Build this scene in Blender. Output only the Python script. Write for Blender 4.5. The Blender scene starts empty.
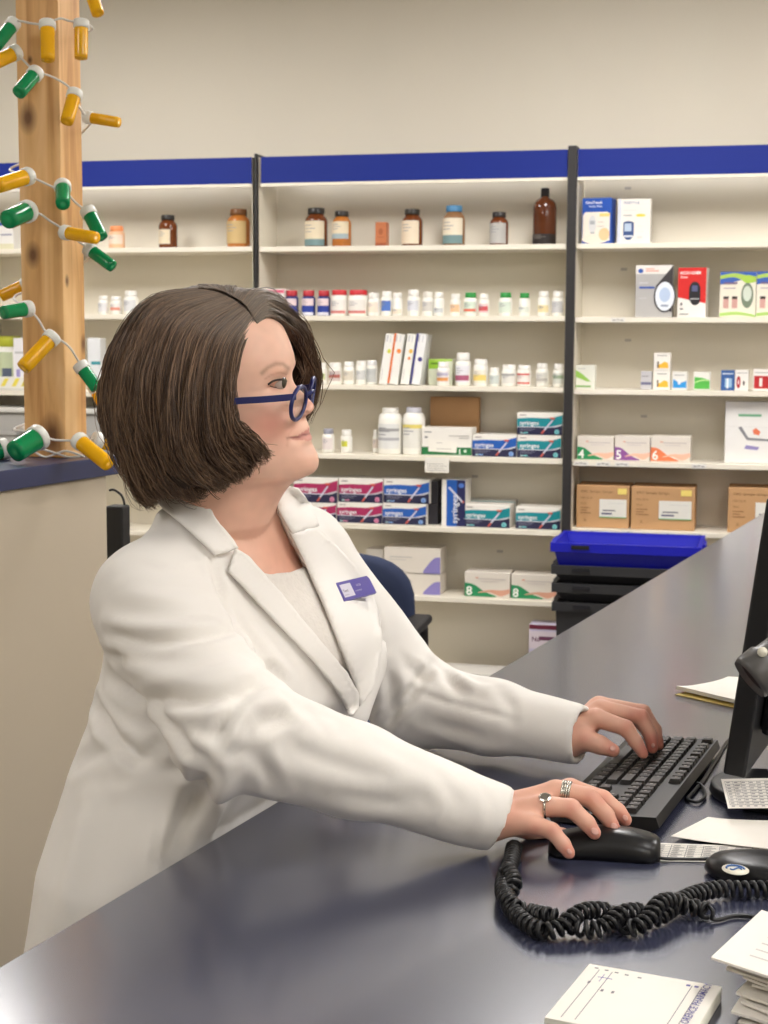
import bpy, bmesh, math, random
import numpy as np
from mathutils import Vector, Matrix, noise
from mathutils.bvhtree import BVHTree
from mathutils.geometry import delaunay_2d_cdt
random.seed(7); RNG = np.random.default_rng(7)
SC = bpy.context.scene
COL = SC.collection
PI = math.pi
# ------------------------------------------------------------------ camera
FPX = 1540.0
CAMZ = 1.50
YAW, PITCH, ROLL = math.radians(14.0), math.radians(6.5), math.radians(-0.28)
FW = Vector((-math.sin(YAW)*math.cos(PITCH), math.cos(YAW)*math.cos(PITCH), -math.sin(PITCH)))
R0 = Vector((math.cos(YAW), math.sin(YAW), 0)); D0 = FW.cross(R0)
RT = R0*math.cos(ROLL) + D0*math.sin(ROLL); DN = -R0*math.sin(ROLL) + D0*math.cos(ROLL)
CAM = Vector((0, 0, CAMZ))
def ray(px, py): return FW + RT*((px-384)/FPX) + DN*((py-512)/FPX)
def Q(px, py, d): return CAM + ray(px, py)*d                 # a point of the place at distance d
def onz(px, py, z): r = ray(px, py); return CAM + r*((z-CAMZ)/r.z)
def ony(px, py, y): r = ray(px, py); return CAM + r*(y/r.y)
def proj(p):
    v = Vector(p)-CAM; d = v.dot(FW); return (384+FPX*v.dot(RT)/d, 512+FPX*v.dot(DN)/d, d)
cd = bpy.data.cameras.new('camera'); cam = bpy.data.objects.new('camera', cd); COL.objects.link(cam)
m = Matrix((RT, -DN, -FW)).transposed().to_4x4(); m.translation = CAM; cam.matrix_world = m
cd.sensor_fit = 'VERTICAL'; cd.sensor_height = 24.0; cd.sensor_width = 18.0; cd.lens = FPX/1024*24.0; cd.clip_start = 0.05
cd.dof.use_dof = True; cd.dof.focus_distance = 1.75; cd.dof.aperture_fstop = 11.0
SC.camera = cam
SC.view_settings.view_transform = 'Standard'; SC.view_settings.look = 'None'
SC.view_settings.gamma = 1.0; SC.view_settings.use_curve_mapping = False
# ------------------------------------------------------------------ materials
def lin(c):
    return tuple(((v/255)/12.92 if v/255 <= .04045 else ((v/255+.055)/1.055)**2.4) for v in c)
MATS = {}
def mat(name, rgb, rough=.5, metal=0., spec=.5, var=.05, scale=30., bump=0., bscale=200., trans=0., ior=1.45, sub=0., coat=0., emit=None):
    if name in MATS: return MATS[name]
    mt = bpy.data.materials.new(name); mt.use_nodes = True; MATS[name] = mt
    nt = mt.node_tree; b = nt.nodes['Principled BSDF']
    c = lin(rgb)
    tc = nt.nodes.new('ShaderNodeTexCoord')
    nz = nt.nodes.new('ShaderNodeTexNoise'); nz.inputs['Scale'].default_value = scale; nz.inputs['Detail'].default_value = 3
    nt.links.new(tc.outputs['Object'], nz.inputs['Vector'])
    mx = nt.nodes.new('ShaderNodeMix'); mx.data_type = 'RGBA'
    mx.inputs[6].default_value = tuple(v*(1-var) for v in c)+(1,); mx.inputs[7].default_value = tuple(min(1, v*(1+var)) for v in c)+(1,)
    nt.links.new(nz.outputs['Fac'], mx.inputs[0]); nt.links.new(mx.outputs[2], b.inputs['Base Color'])
    b.inputs['Roughness'].default_value = rough; b.inputs['Metallic'].default_value = metal
    b.inputs['Specular IOR Level'].default_value = spec; b.inputs['IOR'].default_value = ior
    b.inputs['Transmission Weight'].default_value = trans
    b.inputs['Coat Weight'].default_value = coat
    if sub:
        b.inputs['Subsurface Weight'].default_value = sub; b.inputs['Subsurface Radius'].default_value = (.9, .35, .2); b.inputs['Subsurface Scale'].default_value = .006
    if bump:
        n2 = nt.nodes.new('ShaderNodeTexNoise'); n2.inputs['Scale'].default_value = bscale; n2.inputs['Detail'].default_value = 4
        nt.links.new(tc.outputs['Object'], n2.inputs['Vector'])
        bp = nt.nodes.new('ShaderNodeBump'); bp.inputs['Strength'].default_value = bump; bp.inputs['Distance'].default_value = .002
        nt.links.new(n2.outputs['Fac'], bp.inputs['Height']); nt.links.new(bp.outputs['Normal'], b.inputs['Normal'])
    if emit:
        b.inputs['Emission Color'].default_value = lin(emit[0])+(1,); b.inputs['Emission Strength'].default_value = emit[1]
    return mt
def rgbm(rgb, rough=.5): return mat('print_%d_%d_%d' % tuple(rgb), rgb, rough, var=.03)
# ------------------------------------------------------------------ mesh builder
class MB:
    def __init__(s): s.v = []; s.f = []; s.mi = []; s.mats = []; s.sm = []
    def m(s, material):
        if material not in s.mats: s.mats.append(material)
        return s.mats.index(material)
    def add(s, vs, fs, material, smooth=False, M=None):
        b = len(s.v); k = s.m(material)
        for p in vs:
            p = Vector(p); s.v.append(M @ p if M is not None else p)
        for f in fs: s.f.append(tuple(b+i for i in f)); s.mi.append(k); s.sm.append(smooth)
        return s
    def box(s, lo, hi, material, M=None, bev=0.):
        lo, hi = Vector(lo), Vector(hi)
        if bev:
            bm = bmesh.new(); bmesh.ops.create_cube(bm, size=1)
            for v in bm.verts: v.co = Vector(((lo[i]+hi[i])/2+v.co[i]*(hi[i]-lo[i]) for i in range(3)))
            bmesh.ops.bevel(bm, geom=bm.edges[:], offset=bev, segments=2, affect='EDGES', profile=.5)
            bm.verts.index_update()
            r = s.add([v.co for v in bm.verts], [[v.index for v in f.verts] for f in bm.faces], material, False, M); bm.free(); return r
        vs = [(x, y, z) for z in (lo.z, hi.z) for y in (lo.y, hi.y) for x in (lo.x, hi.x)]
        return s.add(vs, [(0,2,3,1),(4,5,7,6),(0,1,5,4),(2,6,7,3),(0,4,6,2),(1,3,7,5)], material, False, M)
    def lathe(s, prof, material, n=20, M=None, a0=0., a1=2*PI, smooth=True, cap=True):
        full = abs(a1-a0-2*PI) < 1e-6; k = n if full else n+1; vs = []
        for r, z in prof:
            for i in range(k):
                a = a0+(a1-a0)*i/n; vs.append((r*math.cos(a), r*math.sin(a), z))
        fs = []
        for j in range(len(prof)-1):
            for i in range(n if full else k-1):
                i2 = (i+1) % k
                fs.append((j*k+i, j*k+i2, (j+1)*k+i2, (j+1)*k+i))
        if cap and full:
            fs.append(tuple(range(k))[::-1]); fs.append(tuple((len(prof)-1)*k+i for i in range(k)))
        return s.add(vs, fs, material, smooth, M)
    def tube(s, pts, rad, material, n=8, smooth=True, closed=False):
        pts = [Vector(p) for p in pts]; N = len(pts)
        rads = rad if hasattr(rad, '__len__') else [rad]*N
        vs = []; prev = None
        for i, p in enumerate(pts):
            t = (pts[(i+1) % N if closed else min(i+1, N-1)]-pts[(i-1) % N if closed else max(i-1, 0)])
            t = t.normalized() if t.length > 1e-9 else Vector((0,0,1))
            if prev is None:
                a = Vector((0,0,1)) if abs(t.z) < .9 else Vector((1,0,0)); nrm = t.cross(a).normalized()
            else:
                nrm = prev - t*prev.dot(t); nrm = nrm.normalized() if nrm.length > 1e-6 else t.orthogonal().normalized()
            prev = nrm; bn = t.cross(nrm)
            for k in range(n):
                a = 2*PI*k/n; vs.append(p+(nrm*math.cos(a)+bn*math.sin(a))*rads[i])
        fs = []
        for i in range(N if closed else N-1):
            j = (i+1) % N
            for k in range(n): fs.append((i*n+k, i*n+(k+1) % n, j*n+(k+1) % n, j*n+k))
        if not closed:
            fs.append(tuple(range(n))[::-1]); fs.append(tuple((N-1)*n+k for k in range(n)))
        return s.add(vs, fs, material, smooth)
    def prism(s, poly, z0, z1, material, M=None, smooth=False):
        n = len(poly); vs = [(x, y, z0) for x, y in poly]+[(x, y, z1) for x, y in poly]
        fs = [tuple(range(n))[::-1], tuple(range(n, 2*n))]+[(i, (i+1) % n, n+(i+1) % n, n+i) for i in range(n)]
        return s.add(vs, fs, material, smooth, M)
    def text(s, st, size, material, M, align='LEFT', bold=0.):
        c = bpy.data.curves.new('t', 'FONT'); c.body = st; c.size = size; c.align_x = align; c.resolution_u = 2; c.offset = bold*size
        o = bpy.data.objects.new('t', c); COL.objects.link(o)
        me = bpy.data.meshes.new_from_object(o.evaluated_get(bpy.context.evaluated_depsgraph_get()))
        s.add([v.co.copy() for v in me.vertices], [tuple(p.vertices) for p in me.polygons], material, False, M)
        bpy.data.objects.remove(o); bpy.data.curves.remove(c); bpy.data.meshes.remove(me); return s
    def build(s, name, parent=None, root_inv=None, mesh_only=False, fix=True):
        me = bpy.data.meshes.new(name)
        vs = [root_inv @ p for p in s.v] if root_inv is not None else s.v
        me.from_pydata([tuple(p) for p in vs], [], s.f)
        for mm in s.mats: me.materials.append(mm)
        me.polygons.foreach_set('material_index', s.mi); me.polygons.foreach_set('use_smooth', s.sm)
        me.update()
        if mesh_only: return me
        return obj(name, me, parent)
def obj(name, me, parent=None):
    o = bpy.data.objects.new(name, me); COL.objects.link(o)
    if parent: o.parent = parent
    return o
def tag(o, label=None, cat=None, group=None, kind=None):
    for k, v in (('label', label), ('category', cat), ('group', group), ('kind', kind)):
        if v: o[k] = v
    return o
def thing(name, label, cat, loc=(0,0,0), rz=0., group=None):
    o = bpy.data.objects.new(name, None); COL.objects.link(o); o.empty_display_size = .05
    o.location = loc; o.rotation_euler = (0, 0, rz)
    o['_inv'] = 0
    del o['_inv']
    return tag(o, label, cat, group)
def inv(o): return (Matrix.Translation(o.location) @ o.rotation_euler.to_matrix().to_4x4()).inverted()
def smoothstep(a, b, x): t = np.clip((x-a)/(b-a), 0, 1); return t*t*(3-2*t)
def catmull(pts, n):
    """n points evenly over a Catmull-Rom curve through pts"""
    P = np.array([tuple(p) for p in pts], float); K = len(P)
    out = []
    for i in range(n):
        u = i/(n-1)*(K-1); k = min(int(u), K-2); t = u-k
        p0 = P[max(k-1, 0)]; p1 = P[k]; p2 = P[k+1]; p3 = P[min(k+2, K-1)]
        out.append(.5*(2*p1+(p2-p0)*t+(2*p0-5*p1+4*p2-p3)*t*t+(3*p1-p0-3*p2+p3)*t**3))
    return np.array(out)
# ------------------------------------------------------------------ the room
YW, XL, XR, YB, ZC = 5.94, -4.6, 3.4, -3.2, 2.95
M_wall = mat('wall_paint', (219, 212, 197), .75, var=.02, scale=3, bump=.08, bscale=300)
M_ceil = mat('ceiling_tile', (232, 230, 222), .9, var=.03, scale=60, bump=.2)
M_floor = mat('vinyl_floor', (158, 152, 144), .45, var=.08, scale=25)
def struct(name, lo, hi, m_):
    b = MB(); b.box(lo, hi, m_); o = b.build(name); o['kind'] = 'structure'; return o
struct('wall_back', (XL-.1, YW, 0), (XR+.1, YW+.1, ZC), M_wall)
struct('wall_left', (XL-.1, YB, 0), (XL, YW, ZC), M_wall)
struct('wall_right', (XR, YB, 0), (XR+.1, YW, ZC), M_wall)
struct('wall_front', (XL-.1, YB-.1, 0), (XR+.1, YB, ZC), M_wall)
struct('floor', (XL-.1, YB-.1, -.1), (XR+.1, YW+.1, 0), M_floor)
struct('ceiling', (XL-.1, YB-.1, ZC), (XR+.1, YW+.1, ZC+.1), M_ceil)
struct('baseboard_back', (XL, YW-.012, 0), (XR, YW, .1), mat('vinyl_base', (70, 66, 62), .5))
# recessed ceiling lights (the room's lamps)
M_frame = mat('light_frame_white', (235, 235, 230), .5)
def troffer(x, y, w, d, power, label):
    k_ = 'dim' if y < 2 else 'bright'
    t = thing('ceiling_light', label, 'ceiling light', (x, y, ZC), 0, 'recessed ceiling lights')
    b = MB()
    for lo, hi in (((-w/2-.03, -d/2-.03, -.015), (w/2+.03, -d/2, -.001)), ((-w/2-.03, d/2, -.015), (w/2+.03, d/2+.03, -.001)),
                   ((-w/2-.03, -d/2, -.015), (-w/2, d/2, -.001)), ((w/2, -d/2, -.015), (w/2+.03, d/2, -.001))):
        b.box(lo, hi, M_frame)
    b.build('frame', t)
    b = MB(); b.box((-w/2, -d/2, -.011), (w/2, d/2, -.004), mat('light_diffuser_'+k_, (255, 250, 243), .4, emit=((255, 252, 250), LIGHT*(.74 if y < 2 else 1.3))))
    b.build('diffuser', t)
LIGHT = 17.5
for x, y in ((-2.6, 4.15), (-.4, 4.15), (1.8, 4.15), (1.0, 1.3), (2.6, 1.3), (.9, -1.3), (2.6, -1.6), (-2.2, .3)):
        troffer(x, y, .6, 1.2, 1, 'recessed white troffer light in the ceiling, not in the photo')
for o in [o for o in bpy.data.objects if o.name.startswith('ceiling_light')]: o['label'] = 'white rectangular troffer light set flush into the ceiling'
wd = bpy.data.worlds.new('world'); SC.world = wd; wd.use_nodes = True
wd.node_tree.nodes['Background'].inputs[0].default_value = (1, .97, .93, 1); wd.node_tree.nodes['Background'].inputs[1].default_value = .3
SC.view_settings.exposure = 0.0
# ------------------------------------------------------------------ shelving on the back wall
YF = 5.65; YBK = 5.87
M_shelf = mat('shelf_enamel', (232, 225, 209), .45, var=.015, scale=8)
M_black = mat('black_upright', (44, 42, 42), .5, var=.1)
M_blue = mat('blue_header', (22, 42, 130), .6, spec=.3, var=.03, scale=10)
M_tag = mat('price_tag_paper', (225, 222, 214), .6)
M_tagink = mat('price_tag_ink', (150, 146, 140), .6)
def zat(px, py, Y=YF): return ony(px, py, Y).z
def xat(px, py, Y=YF): return ony(px, py, Y).x
XU = [ony(-30, 400, YF).x, ony(257.2, 300, YF).x, ony(570.5, 300, YF).x]
XU.append(XU[2]+(XU[2]-XU[1])); XU[0] = XU[1]-(XU[2]-XU[1])
ZH1 = zat(413, 153.2); ZH0 = zat(413, 180.5)
LIPS = {0: [(170, 252.3), (170, 319.5), (20, 395.5), (20, 462), (20, 531), (20, 600)],
        1: [(413, 250.5), (413, 321), (413, 390.7), (413, 460.8), (413, 531.2), (484, 604)],
        2: [(674, 248), (674, 322.7), (674, 395.6), (674, 468.2), (674, 537), (674, 607)]}
SHZ = {k: [zat(px, py)+.019 for px, py in v] for k, v in LIPS.items()}     # shelf top heights
BAYLAB = ['white shelving bay with a blue header behind the wooden post', 'white shelving bay behind the woman with a blue header and black posts',
          'white shelving bay holding meter kits and cardboard cartons']
for k in range(3):
    x0, x1 = XU[k], XU[k+1]
    t = thing('shelving_unit', BAYLAB[k], 'shelves', ((x0+x1)/2, YF, 0), 0, 'wall shelving bays'); iv = inv(t)
    lo_ = (.006, .007, .0165)[k]
    b = MB(); b.box((x0+lo_, YBK, .06), (x1-.019, YBK+.02, ZH1-.01), M_shelf); b.build('back_panel', t, iv)
    b = MB(); b.box((x0+.018, YF-.004, ZH0), (x1-.019, YF+.012, ZH1), M_blue, bev=.002); b.build('header_panel', t, iv)
    b = MB(); b.box((x0+.018, YF-.006, ZH0-.012), (x1-.019, YF+.014, ZH0), M_shelf); b.build('header_trim', t, iv)
    for z in SHZ[k]:
        b = MB(); b.box((x0+lo_+.002, YF, z-.019), (x1-.019, YBK, z), M_shelf, bev=.002); b.build('shelf', t, iv)
    b = MB(); b.box((x0+lo_+.002, YF-.06, .0), (x1-.019, YBK, .19), M_shelf, bev=.004); b.build('base_deck', t, iv)
    b = MB(); b.box((x0+lo_, YF+.002, .06), (x0+lo_+.001, YBK, ZH1), M_shelf); b.build('side_panel', t, iv)
    b = MB(); b.box((x1-.019, YF+.002, .06), (x1-.017, YBK, ZH1), M_shelf); b.build('side_panel', t, iv)
    w = (.006, .006, .017, .017)
    b = MB(); b.box((x1-w[k+1 if k<2 else 2], YF-.012, .0), (x1+w[k+1 if k<2 else 2]-.002, YBK+.019, ZH1+.012), M_black, bev=.002); b.build('upright', t, iv)
    if k == 0:
        b = MB(); b.box((x0-.006, YF-.012, 0), (x0+.0055, YBK+.02, ZH1+.012), M_black, bev=.002); b.build('upright', t, iv)
    tags = {2: [(581, 3), (603, 3), (622, 3), (699, 3), (592, 4), (628, 4), (668, 4), (700, 4), (618, 1), (766, 4)], 1: [], 0: []}[k]
    for px, s in tags:
        zc = SHZ[k][s]-.0095; x = ony(px, proj((0, YF, zc))[1], YF).x; b = MB()
        b.box((x-.026, YF-.0022, zc-.0085), (x+.026, YF-.0006, zc+.0085), M_tag)
        for q in range(3): b.box((x-.02+.014*q, YF-.0026, zc-.003+.002*(q % 2)), (x-.009+.014*q, YF-.0023, zc+.001+.002*(q % 2)), M_tagink)
        b.build('price_tag', t, iv)
    hooks = {1: [(475, 476), (500, 551)], 2: [(628, 188), (624, 269), (628, 340), (644, 416)], 0: []}[k]
    for px, py in hooks:
        p = ony(px, py, YBK); b = MB(); b.box((p.x-.012, YBK-.003, p.z-.006), (p.x+.012, YBK-.0005, p.z+.004), mat('slot_grey', (196, 190, 182), .6), bev=.001); b.build('slot_clip', t, iv)
    bx = [o for o in t.children if o.name.startswith('upright')]
    for o in bx: o['label'] = 'black upright post'
    [o.__setitem__('label', 'plain blue header panel') for o in t.children if o.name.startswith('header_panel')]
# ------------------------------------------------------------------ stock on the shelves
M_amber = mat('amber_glass', (104, 52, 20), .12, spec=.6, var=.15, scale=12)
M_amberL = mat('light_amber_glass', (178, 108, 44), .12, spec=.6, var=.15, scale=12)
M_brown = mat('dark_brown_glass', (84, 40, 16), .1, spec=.7, var=.25, scale=14)
M_capblk = mat('black_plastic_cap', (36, 32, 30), .4)
M_white = mat('white_plastic', (240, 238, 230), .35, var=.02)
M_paper = mat('label_paper', (226, 218, 198), .6, var=.04)
def dims(px0, px1, pyt, zs, Y):
    """centre x, width and height of a thing standing at depth Y that spans these columns"""
    py = proj((0, Y, zs))[1]; a = ony(px0, py, Y).x; b = ony(px1, py, Y).x
    return (a+b)/2, b-a, ony((px0+px1)/2, pyt, Y).z-zs
def bottle(px0, px1, pyt, bay, sh, label, style='pill', cap=(240, 238, 230), body=None, bands=(), ink=(140, 140, 150), text=None, Y=5.71, group='white pill bottles on the shelves', cat='bottle', name='pill_bottle', la=1.25):
    zs = SHZ[bay][sh] if sh >= 0 else .19
    x, w, h = dims(px0, px1, pyt, zs, Y+0.0); r = w/2
    t = thing(name, label, cat, (x, Y+r*.4, zs+.0004), 0, group)
    mb_ = body if body else M_white
    pr = {'pill': [(.0, 0), (.94, 0), (1, .03), (1, .68), (.9, .745), (.72, .77), (.72, .8)],
          'wide': [(.0, 0), (.95, 0), (1, .03), (1, .72), (.93, .785), (.8, .8), (.8, .82)],
          'amber': [(.0, 0), (.93, 0), (1, .03), (1, .66), (.92, .74), (.68, .82), (.64, .84), (.64, .86)],
          'tall': [(.0, 0), (.95, 0), (1, .02), (1, .66), (.93, .73), (.72, .79), (.4, .83), (.36, .86)],
          'jug': [(.0, 0), (.95, 0), (1, .03), (1, .76), (.9, .85), (.65, .89), (.6, .9)]}[style]
    b = MB(); b.lathe([(r*a, h*z) for a, z in pr], mb_, 22); b.build('body', t)
    c0, cr = {'pill': (.78, .82), 'wide': (.8, .88), 'amber': (.845, .72), 'tall': (.845, .36), 'jug': (.885, .68)}[style]
    cm = rgbm(cap, .4); b = MB(); b.lathe([(0, h*c0), (r*cr, h*c0), (r*cr*1.02, h*(c0+.02)), (r*cr, h*.985), (r*cr*.92, h), (0, h)], cm, 22, cap=False); o = b.build('cap', t)
    if sum(cap) < 600: o['label'] = '%s cap' % ('green' if cap[1] > cap[0] and cap[1] > cap[2] else 'red' if cap[0] > 150 and cap[1] < 100 else 'blue' if cap[2] > cap[0] else 'black')
    if bands:
        b = MB(); q = 0
        for z0, z1, colr in bands:
            q += 1; rr = r*1.012+.0002*q
            b.lathe([(rr, h*z0), (rr, h*z1)], rgbm(colr, .55), 18, a0=-PI/2-.22-la, a1=-PI/2-.22+la, cap=False)
        rr = r*1.012+.0002*(q+1); z = bands[0][0]; ztop = bands[0][1]
        for k in range(3):
            zz = h*(z+(ztop-z)*(.55+.13*k)); a = -PI/2-.22
            b.lathe([(rr, zz), (rr, zz+h*.018)], rgbm(ink, .6), 8, a0=a-la*.55, a1=a-la*.55+la*(.6+.25*(k % 2)), cap=False)
        b.build('label', t)
    return t
G1 = 'old glass bottles on the top shelves'
CR = (222, 208, 180); TE = (112, 140, 142)
bottle(158, 175.5, 215, 0, 0, 'dark amber glass bottle with small cream label, on the shelf above the grey-brown hair', 'amber', (30, 26, 24), M_amber, ((.12, .56, CR),), group=G1, name='glass_bottle', la=.8)
bottle(226, 248, 209, 0, 0, 'golden amber glass bottle with large tan label by the thin black upright', 'amber', (110, 70, 34), M_amberL, ((.1, .68, (200, 172, 120)),), group=G1, name='glass_bottle')
bottle(304, 326, 208, 1, 0, 'dark glass bottle with cream and teal label, first on the top shelf behind the woman', 'amber', (36, 32, 28), M_amber, ((.03, .66, CR), (.03, .2, TE)), group=G1, name='glass_bottle')
bottle(331.5, 350, 211, 1, 0, 'honey coloured glass bottle with grey bordered label left of the small copper box', 'amber', (40, 34, 28), M_amberL, ((.22, .7, (160, 176, 182)), (.36, .7, CR)), group=G1, name='glass_bottle')
bottle(401, 421.5, 209, 1, 0, 'amber glass bottle with plain cream label just right of the small copper box', 'amber', (40, 34, 26), M_amber, ((.06, .68, (226, 210, 186)),), group=G1, name='glass_bottle', la=1.1)
bottle(442, 464, 205.5, 1, 0, 'glass bottle with a blue cap and cream and teal label on the top shelf', 'amber', (70, 128, 170), mat('clear_brown_glass', (134, 98, 66), .12, var=.2), ((.05, .68, TE), (.26, .68, (226, 214, 192))), group=G1, name='glass_bottle')
bottle(489, 507.5, 212, 1, 0, 'small brown glass bottle with grey label, beside the tallest brown bottle', 'amber', (44, 40, 38), M_amber, ((.05, .66, (178, 176, 172)),), group=G1, name='glass_bottle', la=1.2)
bottle(532, 555.5, 188, 1, 0, 'tall round-shouldered brown bottle with black cap and dark bottom band', 'tall', (30, 26, 26), M_brown, ((.0, .19, (34, 26, 24)),), ink=(90, 84, 80), group=G1, name='glass_bottle', la=1.5)
bottle(108, 123, 226, 0, 0, 'small pale orange bottle on the top shelf just right of the wooden post', 'pill', (236, 150, 96), mat('pale_orange_plastic', (238, 190, 150), .4), ((.2, .6, (236, 214, 196)),), group=G1, la=1.4)
# second shelf
W = (238, 236, 230); N = (40, 62, 150); Rd = (196, 44, 52); Gn = (36, 140, 60)
G2 = 'pill bottles on the second shelf'
lab3 = ['nearest the woman\'s hair', 'in the middle of the three', 'next to the wide white bottles']
for k, (a, b_) in enumerate(((284.8, 297.5), (301.5, 314.5), (317, 329.5))):
    bottle(a, b_, 290.5, 1, 1, 'navy blue bottle with red cap, '+lab3[k], 'pill', (186, 50, 60), mat('navy_plastic', (44, 52, 112), .35), ((.1, .7, N), (.4, .68, (226, 206, 208)), (.02, .14, (210, 210, 220))), group=G2)
bottle(330.5, 346.5, 290, 1, 1, 'wide white bottle with red cap, right beside the navy blue bottles', 'wide', Rd, None, ((.12, .62, (226, 222, 216)), (.1, .2, (206, 120, 116))), group=G2)
bottle(347.8, 367, 290, 1, 1, 'wide white bottle with red cap, second of the two and wider', 'wide', Rd, None, ((.12, .62, (226, 222, 216)), (.1, .2, (206, 120, 116))), group=G2)
row2 = [(367.5, 379, 293, W, ((.15, .6, (236, 222, 206)),), 'plain white bottle with pale peach label right of the wide red-capped bottles'),
 (381, 391.5, 291.5, W, ((.2, .62, (80, 116, 190)),), 'white bottle with a blue label band on the second shelf'),
 (392, 402, 293, W, ((.1, .3, (220, 206, 186)),), 'white bottle with a low tan band, right of the blue-banded bottle'),
 (407, 419, 290, W, ((.2, .6, (214, 216, 224)),), 'taller white bottle with grey label standing alone mid second shelf'),
 (422, 433, 292, (228, 224, 214), ((.2, .6, (206, 202, 196)),), 'greyish white bottle, left of a tight pair on the second shelf'),
 (433.5, 443.5, 292.5, W, ((.14, .34, (200, 204, 206)),), 'white bottle with low grey band, right of a tight pair on the second shelf'),
 (450, 460, 294, W, ((.18, .52, (232, 190, 150)),), 'white bottle with an orange spotted label, left of the first green-capped bottle'),
 (463.5, 476.5, 292.5, Gn, ((.14, .6, (206, 222, 206)), (.2, .3, (214, 96, 70))), 'green-capped white bottle with pale green and red label'),
 (478.5, 488.5, 294, W, ((.16, .56, (226, 196, 196)), (.24, .44, (196, 80, 88))), 'white bottle with a red patch, between the green-capped bottles'),
 (498.5, 511.5, 292.5, Gn, ((.14, .6, (208, 220, 206)),), 'wider green-capped white bottle with pale green label, middle of the three'),
 (518.5, 529.5, 293, Gn, ((.16, .4, (216, 220, 210)),), 'green-capped white bottle nearest the black upright post'),
 (537.5, 549, 291.5, W, ((.16, .44, (232, 216, 168)),), 'white bottle with pale yellow label near the end of the second shelf'),
 (551.5, 563.5, 291.5, W, ((.14, .6, (196, 196, 198)),), 'white bottle with grey printed label, last before the black upright on the second shelf')]
for a, b_, t_, c_, bd, lb in row2: bottle(a, b_, t_, 1, 1, lb, 'pill', c_, None, bd, group=G2)
for a, b_, t_, lb in ((98, 107.5, 296, 'small white pill bottle with grey print, right beside the wooden post'), (110, 121, 296.5, 'white pill bottle with a pink spot, second from the wooden post'), (123.5, 137, 291, 'taller white bottle half hidden by the woman\'s hair')):
    bottle(a, b_, t_, 0, 1, lb, 'pill', W, None, ((.15, .62, (214, 214, 216)),) if a != 110 else ((.2, .6, (230, 226, 222)), (.24, .4, (224, 150, 130))), group=G2)
# third shelf
G3 = 'pill bottles on the third shelf'
row3 = [(314.5, 326, 363, 'pill', W, ((.2, .5, (206, 214, 160)),), 'white bottle with yellow-green label just past the glasses on the third shelf'),
 (328.5, 341, 363, 'wide', W, ((.15, .62, (206, 190, 186)), (.3, .45, (170, 96, 88))), 'squat white bottle with a red lettered label on the third shelf'),
 (343, 354, 362, 'pill', W, ((.18, .6, (214, 206, 190)),), 'white bottle with beige label between two squat bottles on the third shelf'),
 (355.5, 366, 361, 'wide', W, ((.2, .6, (206, 206, 204)),), 'white bottle with grey label, first of a touching pair by the leaning cartons'),
 (366.2, 376.5, 360.5, 'wide', (226, 226, 226), ((.1, .66, (190, 192, 190)),), 'white bottle with darker grey label right against the leaning cartons'),
 (454.8, 470, 353, 'pill', W, ((.1, .62, (226, 226, 232)), (.16, .32, (170, 90, 120))), 'tallest white bottle on the third shelf with a plum patch'),
 (473, 487, 359.5, 'wide', W, ((.1, .6, (230, 224, 210)), (.2, .42, (234, 208, 120))), 'broad white bottle with yellow spot, right of the tallest one on the third shelf'),
 (489, 499, 368, 'pill', W, ((.12, .6, (196, 204, 200)),), 'short white bottle with grey-green label on the third shelf'),
 (501, 515.5, 365, 'wide', W, ((.14, .6, (218, 216, 210)), (.5, .58, (150, 150, 150))), 'squat white bottle with thin grey stripe, right of the short one'),
 (516.6, 530.5, 365.5, 'wide', W, ((.12, .62, (206, 80, 70)), (.2, .54, (226, 214, 208))), 'squat white bottle with a red edged label on the third shelf'),
 (535.5, 547.8, 363.5, 'pill', W, ((.14, .6, (214, 212, 204)), (.24, .36, (180, 176, 170))), 'white bottle with grey-brown label, second from the black upright on the third shelf'),
 (552.5, 564, 364, 'pill', W, ((.14, .6, (206, 208, 200)), (.36, .5, (150, 170, 140))), 'white bottle with a green-grey mark against the black upright on the third shelf')]
for a, b_, t_, s_, c_, bd, lb in row3: bottle(a, b_, t_, 1, 2, lb, s_, c_, None, bd, group=G3)
bottle(436.5, 448.8, 362, 1, 2, 'white bottle with orange and violet dots in front of the green carton', 'pill', W, None, ((.14, .62, (226, 222, 222)), (.2, .34, (232, 160, 90)), (.42, .54, (190, 184, 206))), group=G3, Y=5.68)
# fourth shelf
G4 = 'white bottles on the fourth shelf'
bottle(322, 333.5, 428.8, 1, 3, 'small white bottle with grey cap right in front of the woman\'s chin', 'pill', (150, 150, 162), None, ((.14, .62, (226, 216, 214)),), group=G4)
bottle(340.5, 351.5, 430, 1, 3, 'small white bottle with a yellow triangle on its label', 'pill', W, None, ((.1, .62, (232, 230, 222)), (.28, .52, (204, 204, 60))), group=G4, la=.6)
bottle(372.5, 379, 430, 1, 3, 'tiny white bottle tucked left of the big white jugs', 'pill', W, None, ((.2, .6, (220, 206, 196)),), group=G4, Y=5.76)
bottle(377.5, 400.8, 408, 1, 3, 'big white stock bottle with grey printed label, left one of the pair', 'jug', W, None, ((.12, .66, (224, 224, 222)), (.5, .56, (160, 160, 160)), (.3, .36, (180, 180, 184))), group=G4, name='stock_bottle')
bottle(402, 423.5, 407.5, 1, 3, 'big white stock bottle with bluish cap top and yellow patch, right one of the pair', 'jug', (206, 206, 216), None, ((.14, .66, (228, 226, 218)), (.56, .64, (222, 206, 110))), group=G4, name='stock_bottle')
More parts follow.
